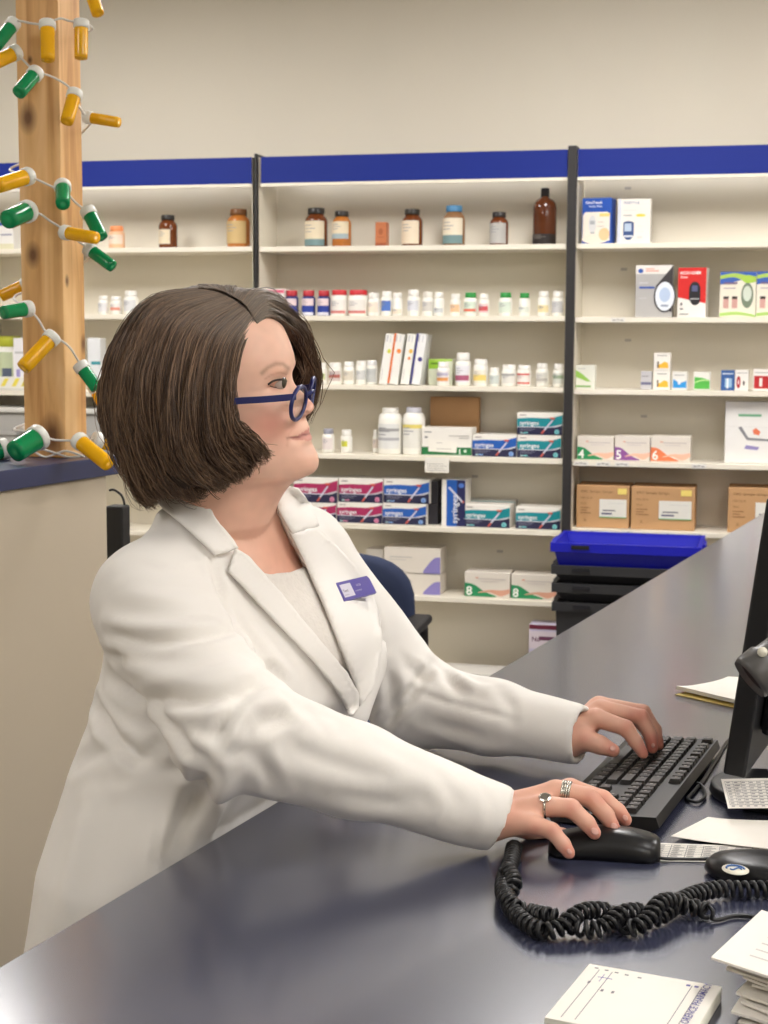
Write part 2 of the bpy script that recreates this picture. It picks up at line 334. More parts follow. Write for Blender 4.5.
# ---- cartons
def carton(px0, px1, pyt, zs, depth, label, base=(236, 232, 224), art=(), Y=5.685, lean=0., rz=0., group=None, name='carton', cat='box', gloss=.45, h=None, bm_=None, bev=.0015):
    x, w, hh = dims(px0, px1, pyt, zs, Y); h = h or hh
    b = MB(); mm = bm_ or rgbm(base, gloss); b.box((-w/2, 0, .0006), (w/2, depth, h), mm, bev=bev)
    o = b.build(name); o.location = (x, Y, zs); o.rotation_euler = (0, lean, rz)
    if lean: o.location.z = zs+abs(math.sin(lean))*w/2*1.0+.0004
    tag(o, label, cat, group)
    if art:
        a = MB(); k = 0
        for it in art:
            k += 1; y = -.0003-.00022*k; kind = it[0]; col = rgbm(it[-1], gloss)
            X = lambda u: -w/2+w*u; Z = lambda v: .0014+(h-.0014)*v
            if kind == 'r':
                u0, v0, u1, v1 = it[1:5]; a.add([(X(u0), y, Z(v0)), (X(u1), y, Z(v0)), (X(u1), y, Z(v1)), (X(u0), y, Z(v1))], [(0,1,2,3)], col)
            elif kind == 'p':
                pts = it[1]; a.add([(X(u), y, Z(v)) for u, v in pts], [tuple(range(len(pts)))], col)
            elif kind == 'c':      # disc / ellipse
                u0, v0, ru, rv = it[1:5]; a.add([(X(u0+ru*math.cos(t*PI/12)), y, Z(v0+rv*math.sin(t*PI/12))) for t in range(24)], [tuple(range(24))], col)
            elif kind == 't':
                st, u0, v0, sz = it[1:5]; M = Matrix.Translation((X(u0), y, Z(v0))) @ Matrix.Rotation(PI/2, 4, 'X'); a.text(st, sz*h, col, M, bold=it[5] if len(it) > 6 else 0)
            elif kind == 'w':      # curved band: list of (u, vlow, vhigh)
                q = it[1]; n = 16; c = catmull(q, n); vs = []
                for u, v0, v1 in c: vs += [(X(u), y, Z(v0)), (X(u), y, Z(v1))]
                a.add(vs, [(2*i, 2*i+2, 2*i+3, 2*i+1) for i in range(n-1)], col)
        a.build('front_print', o)
    return o
def syr(colr, dark=(40, 40, 70)):
    lt = tuple(min(255, int(v*.6+110)) for v in colr)
    return [('w', [(0, .36, .72), (.3, .36, .76), (.7, .36, .76), (1, .5, .9)], colr), ('r', .0, .0, 1, .34, dark), ('w', [(0, .33, .37), (.4, .33, .37), (.75, .33, .37), (1, .46, .5)], (206, 206, 216)),
            ('w', [(.72, .1, .33), (.85, .12, .35), (1, .2, .44)], dark), ('t', 'syringes', .05, .44, .27, .016, (232, 234, 236)), ('r', .06, .24, .4, .27, (120, 120, 140)), ('r', .06, .17, .34, .2, (110, 110, 130)), ('r', .07, .05, .13, .11, (170, 200, 200)), ('r', .14, .05, .24, .11, lt),
            ('r', .06, .86, .2, .9, (150, 140, 140)), ('p', [(.52, .06), (.56, .04), (.8, .66), (.765, .68)], (206, 206, 222)), ('p', [(.52, .06), (.56, .04), (.62, .2), (.585, .22)], (206, 96, 80)), ('p', [(.72, .73), (.82, .7), (.83, .78), (.73, .8)], (206, 90, 70)),
            ('c', .88, .14, .055, .11, lt), ('t', '6', .855, .07, .16, .01, colr)]
PK = (168, 44, 92); BL = (36, 92, 176); TL = (22, 136, 146)
GS = 'boxes of syringes on the shelves'
z5 = SHZ[1][4]; z4 = SHZ[1][3]
def hz(py, px, Y=5.685): return ony(px, py, Y).z
zt = hz(502.0, 340)
carton(291, 336, 502.6, z5, .12, 'pink syringe carton at the bottom of the stack, half hidden by the white shoulder', art=syr(PK), group=GS)
carton(337, 382, 502.6, z5, .12, 'pink syringe carton, bottom one next to the blue stack', art=syr(PK), group=GS)
carton(382.6, 426, 503.6, z5, .12, 'blue syringe carton at the bottom of the blue stack', art=syr(BL), group=GS)
h5 = [hz(503, 315)+.001, hz(503, 360)+.001, hz(503.8, 405)+.001]
carton(294, 337.5, 477.5, h5[0], .12, 'pink syringe carton on top, close to the woman\'s chin', art=syr(PK), group=GS)
carton(339, 382.6, 478.5, h5[1], .12, 'pink syringe carton on top, touching the blue one', art=syr(PK), group=GS)
carton(383.8, 429, 479.3, h5[2], .12, 'blue syringe carton on top of another blue one', art=syr(BL), group=GS)
DK = mat('dark_carton', (46, 44, 50), .5)
carton(426.5, 437.5, 504, z5, .1, 'dark end of a carton beside the lower blue syringe box', bm_=DK, Y=5.72)
carton(429.8, 437.8, 481, hz(504, 432, 5.72)+.001, .1, 'dark end of a carton beside the upper blue syringe box', bm_=DK, Y=5.72)
st = [('r', 0, 0, .22, 1, (236, 232, 226)), ('w', [(.2, 0, 1), (.3, 0, 1), (.62, 0, 1), (.66, 0, 1)], BL), ('r', .64, 0, 1, 1, (38, 40, 84)), ('p', [(.25, .83), (.34, .85), (.93, .53), (.88, .5)], (206, 206, 222)), ('p', [(.84, .545), (.9, .5), (.96, .52), (.93, .55)], (206, 96, 80)), ('c', .82, .88, .12, .05, (80, 120, 200))]
o = carton(441.5, 465, 479.8, z5, .12, 'blue syringe carton stood upright on its end', art=st, group=GS)
a = MB(); a.text('syringes', .034, rgbm((225, 228, 236)), Matrix.Translation((.016, -.004, .012)) @ Matrix.Rotation(-PI/2, 4, 'Y') @ Matrix.Rotation(PI/2, 4, 'X'), bold=.012); a.build('lettering', o)
carton(463.3, 509.5, 504.8, z5, .11, 'teal syringe carton next to the upright blue one', art=syr(TL), group=GS)
carton(515.5, 560, 507.4, z5, .12, 'teal syringe carton lying alone at the end by the black post', art=syr(TL), group=GS)
carton(467.5, 515, 499.8, z5, .06, 'carton with teal top edge standing behind the teal syringe box', art=[('r', 0, .88, 1, .95, (150, 186, 186))], base=(206, 206, 200), Y=5.80, group=GS)
carton(472.3, 516.3, 434.8, z4, .12, 'blue syringe carton on the fourth shelf beside the green-striped box', art=syr(BL), group=GS)
carton(517.3, 560.8, 435.4, z4, .12, 'teal syringe carton, lower of two on the fourth shelf', art=syr(TL), group=GS)
carton(517.0, 562.3, 412.6, hz(435.4, 540)+.001, .12, 'teal syringe carton, upper of two on the fourth shelf', art=syr(TL), group=GS)
# green striped box, its open brown flap box behind
carton(421.5, 471.3, 427.8, z4, .1, 'white box with dark green bottom stripe and a note taped on it', art=[('r', 0, .02, 1, .3, (34, 112, 62)), ('t', '1', .73, .05, .26, .02, (232, 236, 230)), ('r', .85, .12, .9, .22, (200, 220, 200)), ('r', .05, .82, .2, .86, (150, 150, 150)), ('r', .06, .62, .12, .68, (120, 120, 120)), ('r', .55, .7, .95, .73, (186, 184, 178)), ('r', .75, .62, .95, .65, (186, 184, 178)), ('p', [(.14, .14), (.7, .1), (.72, .52), (.13, .6)], (238, 234, 224)), ('r', .3, .44, .42, .47, (200, 196, 190)), ('r', .3, .22, .6, .25, (200, 196, 190))])
b = MB(); Mc = mat('brown_cardboard', (192, 150, 106), .75, var=.06, scale=20)
Yb = 5.815; p0 = ony(430, 430, Yb); p1 = ony(478.5, 430, Yb); zt_ = ony(450, 397, Yb).z
b.box((p0.x, Yb, z4+.001), (p1.x, Yb+.04, zt_), Mc, bev=.001); o = b.build('cardboard_box'); tag(o, 'open brown cardboard box standing behind the green-striped white box', 'box')
f = MB(); f.add([(p1.x-.03, Yb-.001, zt_-.09), (p1.x+.004, Yb-.06, zt_-.13), (p1.x+.012, Yb-.06, zt_-.128), (p1.x-.022, Yb-.001, zt_-.088)], [(0,1,2,3)], rgbm((206, 198, 186)))
zh = ony(436, 472.6, YF-.004).z; xa, xb = ony(425, 465, YF-.004).x, ony(449, 465, YF-.004).x
b = MB(); b.box((xa, YF-.006, zh), (xb, YF-.003, z4-.004), rgbm((232, 228, 218), .6)); [b.box((xa+.008, YF-.0066, zh+.008+.008*q), (xb-.01-.01*(q % 2), YF-.0061, zh+.0095+.008*q), M_tagink) for q in range(4)]
o = b.build('paper_note'); tag(o, 'small white paper note hanging from the shelf lip under the green-striped box', 'note')
# green carton and the four slim leaning cartons (third shelf)
z3 = SHZ[1][2]
carton(428.5, 452, 359, z3, .07, 'pale green and white carton right of the leaning slim cartons', base=(222, 226, 204), art=[('r', 0, .62, .75, .98, (150, 196, 60)), ('r', 0, .92, 1, 1, (170, 206, 90)), ('r', .1, .8, .5, .85, (80, 120, 40))], Y=5.73)
sl = [(378.6, (238, 236, 230), None, 'c1', (214, 214, 80), 'slim white carton with a yellow dot, leftmost of the leaning cartons'),
      (387.2, (236, 234, 228), (226, 116, 50), 'c2', (238, 140, 60), 'slim white carton with orange edge stripe among the leaning cartons'),
      (400.2, (240, 238, 230), None, 'c3', (236, 190, 80), 'slim white carton with yellow and orange dots among the leaning cartons'),
      (409.5, (236, 236, 236), (60, 60, 130), 'c4', (70, 64, 130), 'slim white carton with violet edge stripe, last of the leaning cartons')]
for px, base, stripe, _, dot, lb in sl:
    art = [('c', .68, .66 if dot[0] > 100 else .5, .22, .045, dot), ('r', .2, .84, .34, .97, (190, 190, 196)), ('r', .62, .84, .7, .97, (200, 200, 206)), ('r', .2, .08, .28, .3, (206, 206, 206))]
    if stripe: art.append(('r', 0, 0, .2, 1, stripe))
    if px == 400.2: art.append(('c', .6, .52, .16, .032, (236, 140, 60)))
    carton(px, px+(8.3 if px in (378.6, 400.2) else 9.9), 333.0, z3, .1, lb, base=base, art=art, lean=.145, group='slim leaning cartons', h=.192, name='slim_carton', bev=.001)
# small copper box, pink box behind the hair
carton(375.2, 386.2, 222, SHZ[1][0], .045, 'small copper coloured box between amber bottles on the top shelf', base=(186, 112, 72), art=[('r', .0, 0, 1, .12, (150, 80, 50)), ('c', .5, .6, .2, .14, (160, 90, 56)), ('r', .2, .35, .8, .38, (160, 90, 56))])
carton(263.2, 284.2, 288.8, SHZ[1][1], .08, 'white box with a pink top band just above the woman\'s hair', base=(236, 230, 226), art=[('r', 0, .84, 1, .96, (214, 96, 124)), ('c', .3, .6, .1, .1, (236, 150, 130)), ('c', .55, .6, .1, .1, (236, 150, 130))])
# glove boxes (sixth shelf)
def glove(num, c, c2=None):
    c2 = c2 or (214, 160, 136)
    return [('w', [(.0, .02, .56), (.2, .02, .5), (.45, .02, .22), (.7, .02, .06)], c), ('w', [(.3, .16, .2), (.55, .2, .3), (.8, .06, .3), (1, .2, .36)], c2), ('t', num, .03, .07, .5, .02, (240, 240, 234)), ('r', .3, .72, .9, .76, (200, 192, 186)), ('r', .36, .63, .75, .66, (210, 202, 196)), ('r', .24, .76, .3, .8, (220, 140, 100))]
z6 = SHZ[1][5]
GG = 'glove boxes on the shelves'; LG = (222, 214, 202)
carton(464.5, 509.5, 572.6, z6, .12, 'glove box with green number 8, next to the blue chair side', art=glove('8', (40, 140, 90)), base=LG, group=GG)
carton(511, 556, 575, z6, .12, 'glove box with green number 8, nearer the stacked totes', art=glove('8', (40, 140, 90)), base=LG, group=GG)
gv = [('w', [(.7, .0, .1), (.8, .0, .4), (.9, .0, .62), (1, .0, .66)], (140, 130, 190)), ('w', [(.2, .2, .24), (.4, .2, .36), (.6, .16, .34), (.7, .2, .3)], c_) if False else ('r', .1, .6, .5, .64, (190, 186, 180)), ('r', .1, .5, .4, .53, (200, 196, 190))]
zg = hz(573.5, 410)
carton(384, 440, 574, z6, .12, 'white glove box with lilac swirl, lower one behind the chair back', art=gv, base=LG, group=GG)
carton(384, 440, 547.8, zg+.001, .12, 'white glove box with lilac swirl, upper one behind the chair back', art=gv, base=LG, group=GG)
carton(366, 383, 549, z6, .1, 'plain white carton left of the lilac glove boxes behind the chair', base=(222, 216, 206), Y=5.72)
# on the base deck
carton(528, 556, 625, .19, .1, 'lavender carton with a dark red top band standing on the base deck', base=(206, 200, 222), art=[('r', 0, .93, 1, 1, (110, 40, 60)), ('r', .0, .62, 1, .9, (226, 214, 222)), ('t', 'Nu', .1, .74, .1, .02, (110, 60, 90)), ('r', .35, .76, .9, .82, (110, 60, 90)), ('r', .1, .4, .9, .56, (170, 180, 214))], Y=5.64)
b = MB(); px_ = [ony(440, 650, 5.68).x, ony(520, 650, 5.68).x]; b.box((px_[0], 5.63, .1905), (px_[1], 5.8, .235), rgbm((226, 222, 214), .5), bev=.002); b.box((px_[0]+.06, 5.6295, .215), (px_[0]+.16, 5.6298, .226), rgbm((150, 140, 150)))
o = b.build('flat_carton'); tag(o, 'flat white carton lying on the base deck behind the far sleeve', 'box')
# ---- right bay
s = SHZ[2]
GM = 'meter kits on the right bay'
carton(581, 611.5, 197.8, s[0], .07, 'blue and white meter kit box with an orange tint, on the top right shelf', base=(28, 78, 170), art=[('p', [(.04, .06), (.04, .62), (.12, .69), (.86, .69), (.94, .62), (.94, .06)], (236, 226, 214)), ('c', .46, .1, .45, .1, (236, 224, 210)), ('c', .36, .42, .13, .2, (214, 214, 214)), ('r', .28, .42, .44, .5, (170, 174, 176)), ('r', .3, .22, .44, .25, (170, 174, 176)), ('c', .76, .2, .18, .14, (238, 196, 150)), ('r', .6, .59, .94, .66, (240, 212, 130)), ('t', 'OneTouch', .13, .87, .085, .02, (236, 240, 250)), ('t', 'Verio Flex', .24, .79, .07, .02, (206, 222, 250)), ('r', .55, .46, .74, .475, (190, 186, 180)), ('r', .52, .37, .76, .385, (190, 186, 180))], rz=-.12, group=GM, bev=.004)
carton(617, 650, 199, s[0], .06, 'white meter kit box with a navy meter picture, beside the blue kit box', base=(232, 228, 220), art=[('w', [(.0, .05, .4), (.03, .0, .98), (.1, .0, .98)], (206, 212, 226)), ('t', 'FREESTYLE', .18, .89, .075, .01, (120, 130, 170)), ('c', .34, .24, .16, .17, (56, 80, 130)), ('r', .18, .16, .5, .46, (56, 80, 130)), ('c', .34, .45, .16, .05, (56, 80, 130)), ('r', .22, .27, .43, .45, (178, 194, 214)), ('r', .2, .14, .48, .18, (206, 214, 226)), ('c', .7, .63, .15, .03, (240, 214, 80)), ('r', .18, .62, .44, .64, (150, 150, 150)), ('r', .18, .74, .6, .75, (200, 200, 200)), ('r', .6, .38, .76, .39, (200, 200, 200)), ('r', .6, .1, .76, .16, (212, 210, 206)), ('r', .6, .26, .8, .27, (200, 200, 200))], group=GM)
# partial package, left edge of the photo
carton(-14, 13.5, 222, SHZ[0][0], .08, 'white carton with a blue top stripe left of the wooden post', base=(228, 226, 222), art=[('r', 0, .86, 1, .98, (50, 90, 170)), ('r', .55, .5, .95, .56, (150, 150, 170)), ('r', .5, .0, 1, .2, (214, 210, 180))])
carton(635, 671.6, 265.2, s[1], .08, 'grey kit box with a round white device bulging from its corner', base=(176, 174, 172), art=[('r', 0, .83, 1, 1, (226, 222, 216)), ('t', 'ReliOn', .27, .9, .07, .01, (226, 150, 130)) if False else ('r', .27, .88, .62, .9, (226, 150, 130)), ('r', .27, .92, .5, .94, (226, 150, 130)), ('c', .13, .89, .07, .045, (50, 90, 170)), ('r', .1, .55, .52, .59, (60, 90, 170)), ('r', .1, .65, .34, .67, (196, 196, 200)), ('r', .1, .36, .3, .37, (196, 196, 200)), ('p', [(.55, .6), (1, .98), (1, .1), (.72, .16)], (60, 56, 58)), ('c', .8, .4, .3, .31, (60, 58, 60)), ('c', .8, .4, .26, .28, (222, 228, 236)), ('c', .8, .43, .15, .14, (178, 196, 222)), ('r', .7, .2, .9, .24, (150, 160, 180))], group=GM)
carton(677, 705.5, 267.6, s[1], .07, 'red and white meter kit box with a black meter picture', base=(232, 228, 222), art=[('p', [(0, .4), (1, .28), (1, 1), (0, 1)], (208, 42, 40)), ('t', 'ACCU-CHEK', .06, .87, .075, .025, (246, 240, 236)), ('t', 'Guide', .08, .79, .06, .02, (246, 220, 216)), ('c', .6, .56, .2, .16, (40, 38, 42)), ('c', .62, .36, .18, .12, (40, 38, 42)), ('r', .4, .34, .8, .6, (40, 38, 42)), ('r', .5, .52, .7, .64, (88, 92, 130)), ('r', .44, .36, .76, .38, (190, 190, 190)), ('r', .1, .24, .17, .29, (100, 100, 100)), ('r', .1, .15, .2, .18, (100, 100, 100)), ('r', .08, .05, .4, .07, (120, 120, 120))], rz=-.1, group=GM)
kit = [('w', [(.0, .72, 1), (.4, .78, 1), (.75, .86, 1), (1, .9, 1)], (60, 96, 176)), ('w', [(.0, .84, .92), (.4, .88, .97), (.75, .76, .92), (1, .78, .9)], (170, 200, 90)), ('w', [(0, .02, .09), (.5, .05, .12), (1, .0, .05)], (170, 206, 110)), ('c', .76, .48, .17, .28, (120, 134, 112)), ('c', .76, .52, .12, .17, (206, 214, 200)), ('c', .78, .84, .17, .09, (170, 206, 80)), ('r', .1, .2, .25, .44, (206, 160, 150)), ('r', .1, .4, .25, .46, (60, 50, 46)), ('r', .34, .2, .49, .44, (206, 160, 150)), ('r', .34, .4, .49, .46, (60, 50, 46)), ('r', .1, .73, .48, .77, (120, 100, 130)), ('r', .1, .63, .44, .65, (170, 160, 170))]
carton(719.2, 755.2, 271.8, s[1], .08, 'white and green meter kit with two strip vials pictured, left of its twin', base=(232, 226, 208), art=kit, group=GM)
carton(755.8, 792, 271.4, s[1], .08, 'white and green meter kit cut off by the photo edge, right of its twin', base=(232, 226, 208), art=kit, group=GM)
GT = 'small test strip boxes on the right bay'
zz = s[2]
carton(575.5, 594.6, 365.3, zz, .05, 'white test strip box with a green swoosh, next to the black upright', base=(228, 228, 216), art=[('p', [(0, .5), (0, .8), (.35, .62), (.8, .3), (.6, .3)], (150, 196, 90)), ('r', 0, .06, .8, .13, (120, 170, 80)), ('r', .1, .84, .5, .87, (190, 190, 190))], group=GT)
carton(640.5, 651.5, 371.4, zz, .04, 'tiny silver grey box left of the stacked yellow-marked boxes', base=(196, 194, 196), art=[('r', .0, .25, 1, .4, (110, 110, 140)), ('r', .1, .7, .7, .76, (150, 150, 150))], group=GT)
yb = [('p', [(.2, .12), (.9, .12), (.86, .42), (.66, .5), (.4, .34), (.2, .34)], (242, 184, 60)), ('r', .2, .14, .3, .5, (100, 90, 80)), ('r', .2, .82, .8, .86, (130, 130, 130))]
carton(653.4, 669.8, 370.8, zz, .05, 'white box with a yellow picture, lower of the two stacked', art=yb, base=(236, 232, 224), group=GT)
carton(653.8, 670, 352.8, hz(370.8, 661)+.0008, .05, 'white box with a yellow picture, upper of the two stacked', art=yb, base=(236, 232, 224), group=GT)
carton(672, 687, 372, zz, .05, 'white box with a bright blue lower half right of the yellow-marked stack', art=[('p', [(.06, .1), (.94, .1), (.94, .5), (.5, .38), (.06, .6)], (48, 146, 214)), ('r', .38, .3, .55, .6, (226, 232, 236)), ('r', .15, .8, .8, .84, (150, 150, 150))], base=(232, 230, 224), group=GT)
carton(693.5, 710, 372, zz, .05, 'white box with a green swoosh standing alone on the right shelf', art=[('p', [(.04, .06), (.96, .06), (.96, .55), (.5, .68), (.04, .72)], (84, 178, 76)), ('w', [(.04, .36, .44), (.5, .5, .58), (.96, .5, .56)], (180, 220, 150))], base=(232, 230, 222), group=GT)
carton(720.6, 734.2, 370.3, zz, .05, 'blue box touching a red-marked box on the right shelf', art=[('r', .3, .15, .8, .6, (150, 186, 214)), ('r', .42, .1, .56, .6, (226, 232, 236)), ('r', .1, .8, .9, .86, (200, 214, 226))], base=(54, 92, 152), group=GT)
carton(734.9, 748.2, 370, zz, .05, 'white box with red oval, right against the blue box', art=[('c', .25, .4, .16, .3, (170, 40, 50)), ('r', .2, .3, .3, .5, (226, 206, 206)), ('c', .65, .36, .07, .12, (60, 50, 50)), ('r', .1, .84, .9, .87, (150, 150, 150))], base=(234, 230, 224), group=GT)
carton(753, 773, 369.6, zz, .05, 'white box with big dark red panel at the photo edge', art=[('r', .04, .1, 1, .7, (178, 40, 44)), ('r', .3, .2, .45, .6, (236, 220, 216)), ('r', .1, .84, .9, .87, (150, 150, 150))], base=(234, 230, 224), group=GT)
zz = s[3]
for a, b_, n_, c_, lb in ((577, 613.4, '4', (40, 140, 86), 'glove box with green number 4 beside the black upright'), (614.4, 649.6, '5', (140, 84, 150), 'glove box with a purple number panel between green and orange ones'), (650.4, 690, '6', (230, 128, 84), 'glove box with an orange number panel, right end of the row')):
    carton(a, b_, 436.4, zz, .1, lb, art=glove(n_, c_, (236, 186, 160)), base=(226, 218, 206), group=GG)
b = MB(); x0, x1 = ony(724, 460, 5.70).x, ony(790, 460, 5.70).x; zt2 = ony(750, 401.5, 5.72).z
b.box((x0, 5.70, zz+.0006), (x1, 5.76, zt2), rgbm((232, 230, 226), .5), bev=.003); o = b.build('display_carton'); tag(o, 'large white carton with a grey and orange device picture on the right shelf', 'box')
W_ = x1-x0; H_ = zt2-zz; a = MB()
def A(pts, c, y): a.add([(x0+W_*u, 5.70-y, zz+H_*v) for u, v in pts], [tuple(range(len(pts)))], rgbm(c))
A([(.2, .76), (.55, .76), (.55, .8), (.2, .8)], (120, 180, 140), .0004); A([(.2, .58), (.25, .6), (.36, .42), (.68, .4), (.68, .37), (.34, .38)], (130, 130, 134), .0004)
A([(.42, .54), (.47, .58), (.54, .52), (.52, .46), (.44, .48)], (226, 120, 84), .0006); A([(.3, .24), (.5, .22), (.53, .27), (.33, .3)], (150, 140, 190), .0004); A([(0, .6), (1, .58), (1, .585), (0, .605)], (214, 212, 210), .0003)
a.build('front_print', o)
# cardboard cartons
Mcb = mat('brown_cardboard', (192, 150, 106), .75)
zz = s[4]
ca = [('t', 'IDRC  Syringes  Syringes', .08, .83, .075, (110, 76, 44)), ('t', 'M3C 22-33', .08, .68, .06, (120, 84, 50)), ('t', '22-31', .08, .55, .06, (120, 84, 50)), ('r', .08, .46, .26, .475, (124, 86, 52)), ('r', .08, .4, .2, .415, (124, 86, 52)), ('r', .08, .34, .28, .355, (124, 86, 52)), ('t', 'X', .14, .14, .1, (126, 90, 56)), ('r', .44, .24, .95, .68, (226, 224, 216)), ('r', .44, .24, .95, .265, (90, 160, 90)), ('r', .5, .4, .74, .43, (110, 110, 120)), ('r', .48, .32, .68, .36, (90, 90, 120)), ('r', .6, .58, .9, .59, (200, 200, 196)), ('r', .78, .8, .95, .94, (236, 214, 120))]
GC = 'brown cardboard shipping cartons'
carton(575.8, 628.6, 485.5, zz, .16, 'brown cardboard carton with white label, tight against the black upright', bm_=Mcb, art=ca, group=GC, name='cardboard_carton', bev=.003)
carton(630.5, 694, 487, zz, .16, 'brown cardboard carton with white label, second in the row above the totes', bm_=Mcb, art=ca, group=GC, name='cardboard_carton', bev=.003)
carton(727, 790, 488, zz, .16, 'brown cardboard carton partly hidden by the counter corner', bm_=Mcb, art=ca, group=GC, name='cardboard_carton', bev=.003)
# ---- left bay, seen beside the post
sz = SHZ[0]
b = MB(); x, w, h = dims(-8, 14, 336, sz[2], 5.72); t = thing('wipes_tub', 'white tub with a lime yellow lid left of the wooden post', 'tub', (x, 5.78, sz[2]+.0004)); b.lathe([(0, 0), (w/2, 0), (w/2, h*.8), (0, h*.8)], M_white, 24, cap=False); b.build('body', t)
b = MB(); b.lathe([(0, h*.8), (w/2*1.03, h*.8), (w/2*1.03, h*.97), (w/2*.9, h), (0, h)], rgbm((206, 212, 70), .4), 24, cap=False); b.build('lid', t)
b = MB(); b.lathe([(w/2*1.01, h*.12), (w/2*1.01, h*.7)], rgbm((196, 206, 170)), 16, a0=-2.6, a1=-.8, cap=False); b.lathe([(w/2*1.02, h*.2), (w/2*1.02, h*.4)], rgbm((90, 100, 120)), 16, a0=-1.7, a1=-.9, cap=False); b.build('label', t)
carton(14.6, 27, 338, sz[2], .07, 'white carton with violet print hidden half behind the wooden post', base=(230, 228, 230), art=[('r', .2, .1, .5, .4, (150, 140, 190)), ('r', .1, .7, .9, .74, (190, 190, 190))])
carton(-14, 28, 377, sz[2], .05, 'white carton with slanted yellow stripes in front of the lidded tub', base=(232, 230, 222), art=[('p', [(.36, .3), (.46, .3), (.56, .9), (.46, .9)], (236, 220, 90)), ('p', [(.62, .3), (.72, .3), (.82, .9), (.72, .9)], (236, 220, 90)), ('p', [(.84, .3), (.94, .3), (1, .9), (.94, .9)], (236, 220, 90)), ('r', .3, .06, 1, .12, (206, 206, 200))], Y=5.66)
carton(88, 101, 338, sz[2], .06, 'white box with a teal corner right of the wooden post', base=(226, 228, 230), art=[('r', .3, .5, 1, .56, (60, 150, 160)), ('r', .2, .2, .8, .24, (190, 190, 190))], bev=.004)
bottle(89.5, 97, 337, 0, 2, 'white bottle peeking out at the wooden post\'s right edge', 'pill', W, None, ((.2, .6, (214, 220, 224)),), group=G3, Y=5.66) if False else None
M_bin = mat('grey_bin_plastic', (168, 166, 162), .45, var=.04)
for x0p, x1p, lb, gap in ((-24, 42, 'grey plastic storage bin left of the wooden post on the shelf', 0), (46, 118, 'grey plastic storage bin behind the wooden post and the woman\'s hair', 1)):
    Yb = 5.60; pa, pb = ony(x0p, 455, Yb), ony(x1p, 455, Yb); zb = sz[3]; zt3 = ony(20, 408, Yb).z
    t = thing('storage_bin', lb, 'bin', ((pa.x+pb.x)/2, 5.72, zb), 0, 'grey storage bins'); w = pb.x-pa.x; h = zt3-zb
    b = MB(); b.box((-w/2+.01, -.1, .0006), (w/2-.01, .12, h-.02), M_bin, bev=.008); b.build('body', t)
    b = MB(); b.box((-w/2, -.112, h-.02), (w/2, .13, h), mat('pale_bin_lid', (206, 204, 198), .4), bev=.005); b.build('lid', t)
    b = MB(); b.box((-w/2+.05, -.106, h*.45), (w/2-.05, -.1, h*.52), M_bin, bev=.002); b.build('handle', t)
# ------------------------------------------------------------------ service counter, half wall, post, lights, totes, chair
ZT = .95
def lam(name, rgb, rough):
    return mat(name, rgb, rough, spec=.5, var=.05, scale=14)
M_lam = lam('navy_laminate', (60, 63, 84), .27); M_lam.node_tree.nodes['Principled BSDF'].inputs['IOR'].default_value = 1.6; bs_ = M_lam.node_tree.nodes['Principled BSDF'].inputs; bs_['Coat Weight'].default_value = 1.0; bs_['Coat Roughness'].default_value = .17; bs_['Coat IOR'].default_value = 1.58
pA, pB = onz(0, 965.5, ZT), onz(768, 510, ZT)
dirc = (pB-pA).normalized(); nrm = Vector((dirc.y, -dirc.x, 0))           # nrm points to the customer side
p0 = pA-dirc*.9; p1 = pB+dirc*.28; WID = 1.05
AZ = math.atan2(dirc.y, dirc.x)
t = thing('service_counter', 'long dark navy laminate counter the woman leans on', 'counter', (p0.x, p0.y, 0), AZ)
L = (p1-p0).length
b = MB(); b.box((0, -WID, ZT-.04), (L, 0, ZT), M_lam, bev=.003); b.build('worktop', t)
b = MB(); b.box((.03, -WID+.12, .08), (L-.03, -WID+.15, ZT-.0405), mat('counter_front', (206, 200, 186), .5)); b.build('front_panel', t)
b = MB(); b.box((.03, -WID+.15, .001), (.06, -.05, ZT-.0405), mat('counter_front', (206, 200, 186), .5)); b.build('side_panel', t)
b = MB(); b.box((L-.06, -WID+.15, .001), (L-.03, -.05, ZT-.0405), mat('counter_front', (206, 200, 186), .5)); b.build('side_panel', t)
b = MB(); b.box((.06, -WID+.16, .001), (L-.06, -WID+.14, .08), mat('vinyl_base', (70, 66, 62), .5)); b.build('plinth', t)
# raised half wall with its navy cap
pc = Q(66, 450, 2.90); HZ = Q(62, 457.5, 2.92).z
hA, hB = onz(0, 471, HZ), onz(118.5, 455.5, HZ)
hd = (hB-hA).normalized(); hn = Vector((hd.y, -hd.x, 0)); hAZ = math.atan2(hd.y, hd.x)
h0 = hA-hd*1.3; Lh = (hB-h0).length
t = thing('half_wall', 'beige half wall with a navy cap under the wooden post', 'half wall', (h0.x, h0.y, 0), hAZ)
b = MB(); b.box((0, 0, HZ-.036), (Lh, .26, HZ), lam('navy_cap', (50, 56, 92), .3), bev=.002); b.build('cap_board', t)
M_panel = mat('beige_panel', (199, 186, 165), .55, var=.03, scale=4, bump=.04)
b = MB(); b.box((0, .012, .001), (Lh-.025, .24, HZ-.0365), M_panel, bev=.003); b.build('panel', t)
